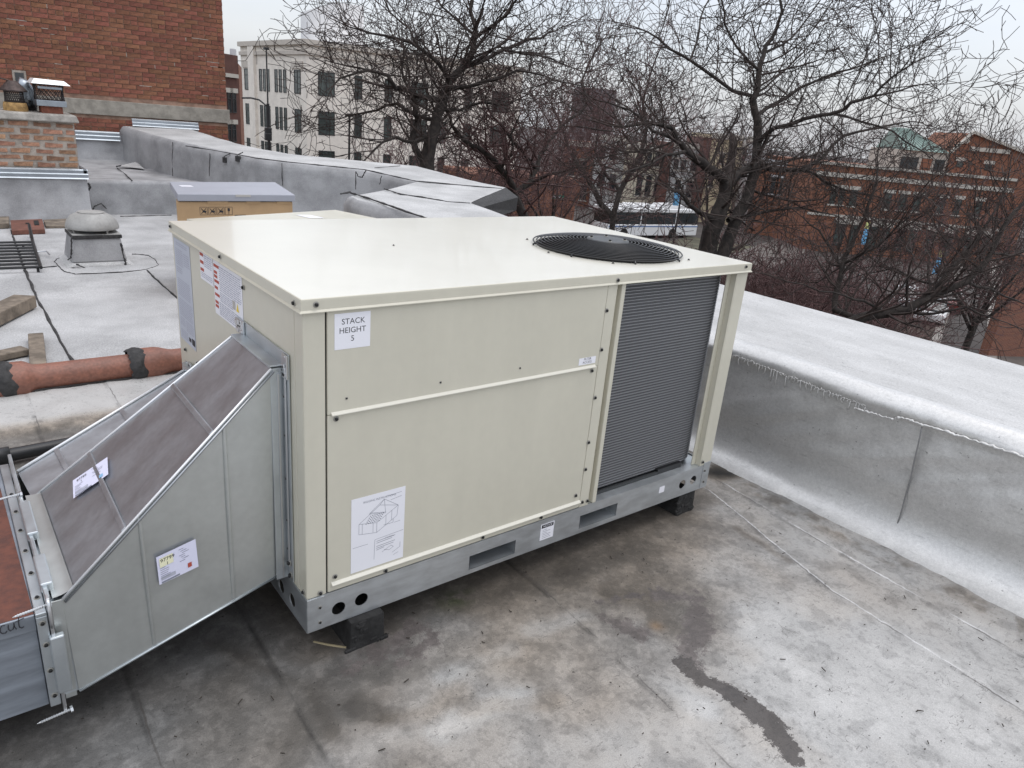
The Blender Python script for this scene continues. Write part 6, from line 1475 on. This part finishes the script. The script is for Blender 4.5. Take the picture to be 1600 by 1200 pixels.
def traced_tree(name, label, limbs, D, base_px, maxl=4, dens=1.0, sc=1.0, rmin=.0056, m='bark', mt='twig', grp='bare street trees', spawn=.6):
    b0 = far(*base_px, D); root = thing(name, (float(b0[0]), float(b0[1]), GZ), label, 'tree', grp); T = []; S = []
    tr = limbs[0]; first = far(tr[0][0], tr[0][1], D+tr[0][2]); T.append((first[0], first[1], GZ, *first, tr[0][3]*D/FPX*.5*1.25, tr[0][3]*D/FPX*.5))
    for li, lb in enumerate(limbs):
        pts = [np.append(far(x, y, D+dd), rw*D/FPX*.5) for x, y, dd, rw in lb]; pp = limb_path(pts, .035*sc)
        for i in range(len(pp)-1):
            a, b_ = pp[i], pp[i+1]; T.append((*a[:3], *b_[:3], a[3], b_[3])); d = norm3(b_[:3]-a[:3])
            big = a[3] > .085*sc
            nsp = (0 if big and RND.random() < .6 else 1)+(1 if RND.random() < spawn else 0)
            for _ in range(nsp):
                w_ = rdir(); c = norm3((d[0]*.5+w_[0], d[1]*.5+w_[1], d[2]*.5+w_[2]*.8+.18)); lv = 1 if (RND.random() < .72 and b_[3] > .018*sc) else 2
                branch(S, tuple(b_[:3]), c, min(max(rmin*2.4, b_[3]*.45), .035*sc) if lv == 1 else rmin*1.8, lv, maxl, sc, dens, rmin)
        branch(S, tuple(pp[-1][:3]), d, max(pp[-1][3], rmin*2), 2, maxl, sc, dens, rmin)
    seg_mesh('trunk', T, m, root, 9); seg_mesh('crown', S, mt, root, 3); print(name, len(T), len(S)); return root
# limbs: (pixel x, pixel y, nearer/farther, width in pixels)
traced_tree('street_tree', 'big bare tree right of centre with a low fork and wide crown', [
    [(1112, 362, 0, 27), (1124, 330, 0, 25), (1134, 303, 0, 22), (1138, 284, 0, 21)],
    [(1138, 284, 0, 17), (1120, 270, -.3, 14), (1094, 252, -.6, 14), (1072, 236, -.8, 10), (1056, 218, -1, 8), (1050, 200, -1.2, 6), (1010, 192, -1.4, 4), (975, 198, -1.6, 3)],
    [(1056, 218, -1, 6), (1020, 205, -.6, 4.5), (985, 172, -.4, 3.5), (950, 160, 0, 2.5)],
    [(1072, 236, -.8, 6), (1040, 242, -1.4, 4), (1000, 262, -1.8, 3), (960, 280, -2, 2)],
    [(1138, 284, 0, 15), (1160, 268, .3, 13), (1182, 256, .6, 11), (1220, 266, .9, 8), (1258, 266, 1.0, 7), (1285, 246, 1.2, 6), (1318, 212, 1.4, 5), (1370, 200, 1.6, 4), (1420, 190, 1.8, 2.5)],
    [(1118, 420, .2, 22), (1150, 345, .3, 19), (1166, 315, .5, 19), (1178, 272, .6, 16), (1183, 230, .6, 14), (1184, 190, .5, 13), (1176, 155, .4, 11), (1184, 137, .4, 10), (1188, 100, .4, 8), (1196, 72, .5, 7), (1212, 48, .5, 5.5), (1222, 18, .5, 4.5), (1216, -25, .5, 4), (1225, -60, .5, 3)],
    [(1176, 150, .4, 6), (1145, 142, 0, 5.5), (1118, 122, -.4, 5), (1078, 94, -.8, 4.2), (1045, 76, -1, 3.4), (1012, 50, -1.2, 2.4)],
    [(1078, 94, -.8, 3.4), (1090, 62, -.6, 3), (1094, 30, -.5, 2.6), (1112, -8, -.4, 2)],
    [(1184, 180, .5, 7), (1215, 160, .9, 6), (1248, 138, 1.2, 5), (1285, 122, 1.4, 4), (1330, 108, 1.6, 3.2), (1372, 92, 1.8, 2.2)],
    [(1183, 225, .6, 8), (1210, 200, .2, 7), (1255, 186, -.2, 6), (1300, 178, -.5, 5.5), (1330, 160, -.8, 5), (1365, 150, -1, 4), (1392, 122, -1.2, 3), (1425, 100, -1.4, 2)],
    [(1365, 150, -1, 3.5), (1405, 142, -.8, 2.6), (1440, 132, -.6, 1.6)],
    [(1186, 110, .4, 5), (1160, 84, 0, 4), (1140, 54, -.2, 3.2), (1132, 20, -.4, 2.6), (1120, -20, -.5, 2)],
    [(1192, 84, .5, 4.5), (1222, 70, .9, 3.8), (1250, 44, 1.2, 3), (1275, 10, 1.4, 2.4), (1300, -25, 1.5, 2)],
    [(1255, 264, 1, 5), (1290, 284, .6, 4), (1330, 300, .2, 3), (1380, 310, 0, 2.2)],
    [(1300, 178, -.5, 4), (1345, 190, -.2, 3.2), (1395, 205, 0, 2.6), (1440, 235, .2, 1.8)],
    [(1120, 345, 0, 9), (1090, 330, -.5, 7), (1074, 318, -.8, 5), (1062, 300, -1, 3.5), (1040, 290, -1.2, 2.2)],
    [(1138, 344, 0, 8), (1165, 338, .4, 6), (1200, 330, .8, 4.5), (1250, 324, 1.1, 3), (1300, 335, 1.4, 2)]], 14.5, (1112, 362), dens=.92)
traced_tree('street_tree', 'big bare tree in front of the limestone building, left of centre', [
    [(668, 275, 0, 24), (668, 245, 0, 22), (674, 215, 0, 20), (683, 180, 0, 17), (694, 150, 0, 15), (702, 128, 0, 13), (722, 106, 0, 11), (738, 80, 0, 9), (744, 50, 0, 7.5), (735, 18, 0, 6), (742, -30, 0, 4.5), (738, -80, 0, 3)],
    [(665, 258, .2, 12), (650, 235, .4, 11), (645, 212, .6, 10), (652, 190, .7, 8), (650, 165, .8, 7), (640, 140, 1, 5), (628, 110, 1.2, 4), (632, 80, 1.3, 3), (622, 50, 1.4, 2.2)],
    [(690, 158, 0, 9), (664, 152, -.4, 8), (640, 142, -.8, 7), (618, 138, -1, 6), (606, 118, -1.2, 5), (576, 110, -1.4, 4), (545, 118, -1.6, 3), (522, 132, -1.8, 2)],
    [(576, 110, -1.4, 3), (548, 104, -1.2, 2.5), (522, 98, -1, 1.6)],
    [(680, 188, 0, 7), (650, 180, .5, 6), (620, 162, .8, 5), (590, 172, 1, 4), (560, 178, 1.2, 3), (530, 186, 1.4, 1.8)],
    [(676, 210, 0, 7), (645, 222, -.5, 5.5), (618, 214, -.8, 4.5), (598, 222, -1, 3.5), (575, 245, -1.2, 2.2)],
    [(702, 126, 0, 8), (684, 98, -.5, 6), (655, 75, -.9, 5), (620, 60, -1.2, 4), (580, 52, -1.5, 3), (545, 42, -1.7, 1.8)],
    [(655, 75, -.9, 4), (640, 45, -.8, 3), (610, 20, -.8, 2.4), (590, -15, -.8, 1.8)],
    [(722, 106, 0, 8), (752, 96, .5, 7), (785, 78, .9, 6), (815, 66, 1.2, 5), (845, 60, 1.4, 4), (868, 48, 1.6, 2.4)],
    [(785, 78, .9, 4), (820, 85, .6, 3), (862, 92, .4, 2.4), (900, 108, .2, 1.6)],
    [(742, 60, 0, 6), (770, 40, -.4, 5), (795, 20, -.7, 4), (815, -10, -1, 3), (830, -40, -1, 2)],
    [(742, 55, 0, 5), (715, 32, .4, 4), (690, 10, .7, 3), (672, -25, 1, 2)],
    [(698, 140, 0, 7), (735, 135, -.6, 5.5), (770, 125, -1, 4.5), (808, 110, -1.4, 3.4), (850, 118, -1.6, 2.4)],
    [(686, 172, 0, 6), (720, 172, .6, 5), (755, 160, 1, 4), (790, 165, 1.2, 3), (820, 150, 1.4, 2)]], 15.5, (668, 275), dens=.80, rmin=.0058)
traced_tree('street_tree', 'leaning bare tree behind the end of the bay parapet', [
    [(822, 345, 0, 15), (812, 325, 0, 14), (803, 304, 0, 13)],
    [(803, 304, 0, 11), (794, 280, -.3, 10), (782, 264, -.5, 9), (760, 240, -.8, 8), (738, 228, -1, 7), (722, 216, -1.2, 6), (706, 196, -1.4, 4.5), (696, 170, -1.5, 3), (690, 140, -1.6, 2)],
    [(803, 304, 0, 10), (829, 286, .3, 9), (838, 264, .5, 8), (845, 240, .7, 6.5), (856, 222, .8, 6), (876, 198, 1, 5.5), (905, 178, 1.2, 4.5), (916, 165, 1.3, 4), (908, 130, 1.4, 3.5), (922, 96, 1.5, 3), (940, 66, 1.6, 2.2)],
    [(838, 264, .5, 7), (822, 244, .2, 6), (806, 226, 0, 5), (792, 208, -.2, 4.5), (778, 190, -.4, 3.6), (762, 168, -.6, 2.6), (750, 140, -.7, 1.8)],
    [(829, 286, .3, 5), (860, 272, 0, 4), (895, 262, -.3, 3), (930, 258, -.5, 2)],
    [(876, 198, 1, 4), (920, 200, 1.4, 3), (960, 205, 1.6, 2)],
    [(782, 264, -.5, 5), (800, 240, -.8, 4), (798, 210, -1, 3), (812, 180, -1.2, 2)]], 18.0, (822, 345), dens=.82, rmin=.006, mt='twig_red')
traced_tree('street_tree', 'bare tree with a low thick limb rising to the right above the silver parapet', [
    [(1290, 520, 0, 17), (1345, 497, 0, 16), (1385, 490, 0, 14), (1416, 484, 0, 14), (1445, 470, 0, 13), (1469, 458, 0, 11), (1511, 440, 0, 10), (1530, 420, 0, 9), (1548, 396, 0, 8), (1565, 360, 0, 7), (1585, 330, 0, 5), (1620, 300, 0, 3)],
    [(1460, 462, 0, 8), (1478, 430, .3, 7), (1500, 405, .5, 6.5), (1520, 378, .6, 6), (1535, 360, .7, 4.5), (1560, 320, .8, 3), (1575, 280, .9, 2)],
    [(1340, 498, 0, 9), (1304, 484, .4, 9), (1308, 450, .5, 9), (1316, 417, .5, 8), (1328, 388, .5, 7), (1352, 338, .6, 5), (1364, 302, .6, 4), (1372, 262, .6, 2.5)],
    [(1318, 412, .5, 5), (1350, 395, .2, 4.5), (1385, 372, 0, 3.5), (1420, 340, -.2, 2.6), (1445, 312, -.3, 1.8)],
    [(1316, 420, .5, 5), (1300, 392, .8, 4), (1280, 360, 1, 3), (1255, 340, 1.2, 2)],
    [(1385, 490, 0, 5), (1350, 470, -.4, 4), (1320, 462, -.6, 3), (1280, 455, -.8, 2), (1230, 440, -1, 1.5)],
    [(1416, 484, 0, 6), (1460, 490, -.4, 4), (1510, 480, -.7, 3), (1560, 500, -.9, 2)],
    [(1511, 440, 0, 5), (1545, 450, .4, 4), (1590, 470, .7, 2.6)], [(1548, 396, 0, 4), (1580, 400, .4, 3), (1620, 380, .6, 2)],
    [(1480, 452, 0, 5), (1440, 440, .4, 3.6), (1400, 420, .7, 2.6), (1370, 425, .9, 1.8)]], 13.5, (1345, 497), dens=.66, rmin=.005)
traced_tree('street_tree', 'second trunk and twigs standing behind the big forked tree', [
    [(960, 330, 0, 9), (968, 300, 0, 8.5), (985, 270, 0, 8), (1000, 240, 0, 7), (1010, 200, 0, 5), (1005, 160, 0, 4), (1015, 120, 0, 3), (1030, 80, 0, 2)],
    [(968, 300, 0, 6), (945, 270, .4, 5), (930, 235, .6, 4), (935, 200, .8, 3), (920, 165, .9, 2)],
    [(962, 345, .1, 9), (940, 320, .3, 9), (925, 290, .5, 8), (905, 262, .8, 7), (890, 235, 1, 5), (880, 205, 1.2, 4), (865, 170, 1.4, 2.6)],
    [(985, 270, 0, 4), (1020, 250, .5, 3), (1050, 225, .8, 2)], [(1000, 240, 0, 4), (975, 210, -.5, 3), (958, 175, -.8, 2)], [(905, 262, .8, 4), (935, 240, 1, 3), (968, 228, 1.2, 2)]], 26.0, (960, 330), maxl=4, dens=.82, sc=1.25, rmin=.0075, mt='twig_red')
def auto_tree(px, py, dep, h, w_, label, m='twig_red', sc=1.6, dens=.8, rmin=.010, maxl=4, nl=8, name='street_tree'):
    b0 = far(px, py, dep); x, y = float(b0[0]), float(b0[1]); root = thing(name, (x, y, GZ), label, 'tree', 'bare trees farther down the street'); T = []; S = []
    p = np.array([x, y, GZ]); r = .02*h; top = h*.38; q = p+np.array([RND.uniform(-.3, .3), RND.uniform(-.3, .3), top]); T.append((*p, *q, r, r*.8))
    for k in range(nl):
        a = 6.283*k/nl+RND.uniform(-.3, .3); el = RND.uniform(.5, 1.25); pos = q.copy()-np.array([0, 0, RND.uniform(0, top*.25)]); d = np.array([math.cos(a)*math.cos(el)*w_, math.sin(a)*math.cos(el)*w_, math.sin(el)]); d /= np.linalg.norm(d); l_ = h*.58*RND.uniform(.75, 1.05); rr = r*.5
        st = 7
        for i in range(st):
            d = d+NPR.uniform(-.16, .16, 3)+np.array([0, 0, .04]); d /= np.linalg.norm(d); nx_ = pos+d*l_/st; T.append((*pos, *nx_, rr, max(rmin*1.5, rr*.8))); rr = max(rmin*1.5, rr*.8); pos = nx_
            for _ in range(2 if i > 0 else 1):
                w2 = rdir(); c = norm3((d[0]*.5+w2[0], d[1]*.5+w2[1], d[2]*.5+w2[2]*.8+.15)); branch(S, tuple(pos), c, max(rmin*1.6, rr*.4), RND.choice((1, 2)), maxl, sc, dens, rmin)
    seg_mesh('trunk', T, 'bark', root, 6); seg_mesh('crown', S, m, root, 3); return root
for a in ((700, 250, 34, 10.5, 1.0, 'bare reddish tree directly behind the big left tree'), (870, 240, 38, 10.5, 1.0, 'bare reddish tree in the middle, left of the bus'), 
          (1120, 240, 52, 10.8, 1.1, 'bare tree beyond the fork of the big tree'), (1580, 300, 30, 9.0, 1.0, 'bare tree at the right edge, above the brick side wall'), (790, 240, 46, 10.5, 1.1, 'bare tree before the low brick shop'), (1190, 400, 27, 6.0, 1.3, 'small bare tree just past the coil corner of the unit'), (1260, 420, 25, 5.6, 1.3, 'small bare tree in the middle of the low twigs over the silver parapet'), (1400, 440, 30, 6.4, 1.3, 'small bare tree behind the low thick limb at right')):
    auto_tree(*a[:5], a[5], dens=.62 if a[0] in (1010, 1400, 1120) else .78, nl=6 if a[0] in (1010, 1400, 1120) else 9, maxl=4, sc=1.45, rmin=.011)
for a in ((1480, 215, 100, 14.5, 1.1, 'hazy far tree rising behind the gable'), (1330, 215, 110, 13.5, 1.2, 'far tree behind the red brick building, left of the copper roof'), (1575, 240, 105, 13, 1.2, 'far tree right of the gable'), (1050, 190, 120, 14.5, 1.2, 'far tree above the grey row house'), (1190, 200, 125, 15, 1.2, 'far tree above the yellow row house'), (940, 190, 125, 14, 1.2, 'far tree in front of the distant apartment block')):
    auto_tree(*a[:5], a[5], dens=.6, nl=8, maxl=3, sc=3.2, rmin=.02)
# reddish leafless shrubs massed along the street
def shrubs(name, centres, label, m, n_st):
    root = MB(); S = []
    for (x, y, z_, rad, h) in centres:
        for k in range(n_st):
            a = RND.uniform(0, 6.283); r = rad*math.sqrt(RND.random()); p = (x+r*math.cos(a), y+r*math.sin(a), z_); d = norm3((math.cos(a)*.5+RND.uniform(-.4, .4), math.sin(a)*.5+RND.uniform(-.4, .4), 1.2)); 
            q = tuple(p[i]+d[i]*h*RND.uniform(.3, .6) for i in range(3)); S.append((*p, *q, .012, .009)); branch(S, q, d, .009, 3, 4, 1.6, .7, .007)
    e = bpy.data.objects.new('tmp', None); e.location = (0, 0, 0); ob = seg_mesh(name, S, m, e, 3); ob.parent = None; bpy.data.objects.remove(e); return tag(ob, label, 'shrubs', kind='stuff')
cs = []
for px, py, dep in [(1060, 380, 36), (1085, 375, 40), (1110, 380, 38), (1140, 372, 42), (1170, 378, 38), (1205, 380, 40), (1010, 372, 44), (1235, 385, 42), (1260, 390, 40), (970, 366, 46), (1290, 400, 44), (1330, 415, 40), (1370, 425, 42), (1400, 440, 36), (1360, 460, 32), (1300, 430, 34), (1250, 420, 32), (1210, 410, 34), (1180, 400, 26), (1230, 420, 26), (1280, 440, 26), (1100, 380, 30), (1330, 450, 27), (1400, 460, 28)]:
    q = on_z(px, py, GZ) if False else far(px, py, dep); cs.append((float(q[0]), float(q[1]), GZ, 2.4, 4.6 if px < 1280 else 3.0))
shrubs('shrub_mass', cs, 'mass of leafless reddish brown shrubs along the street below the roof', 'twig_red', 210)
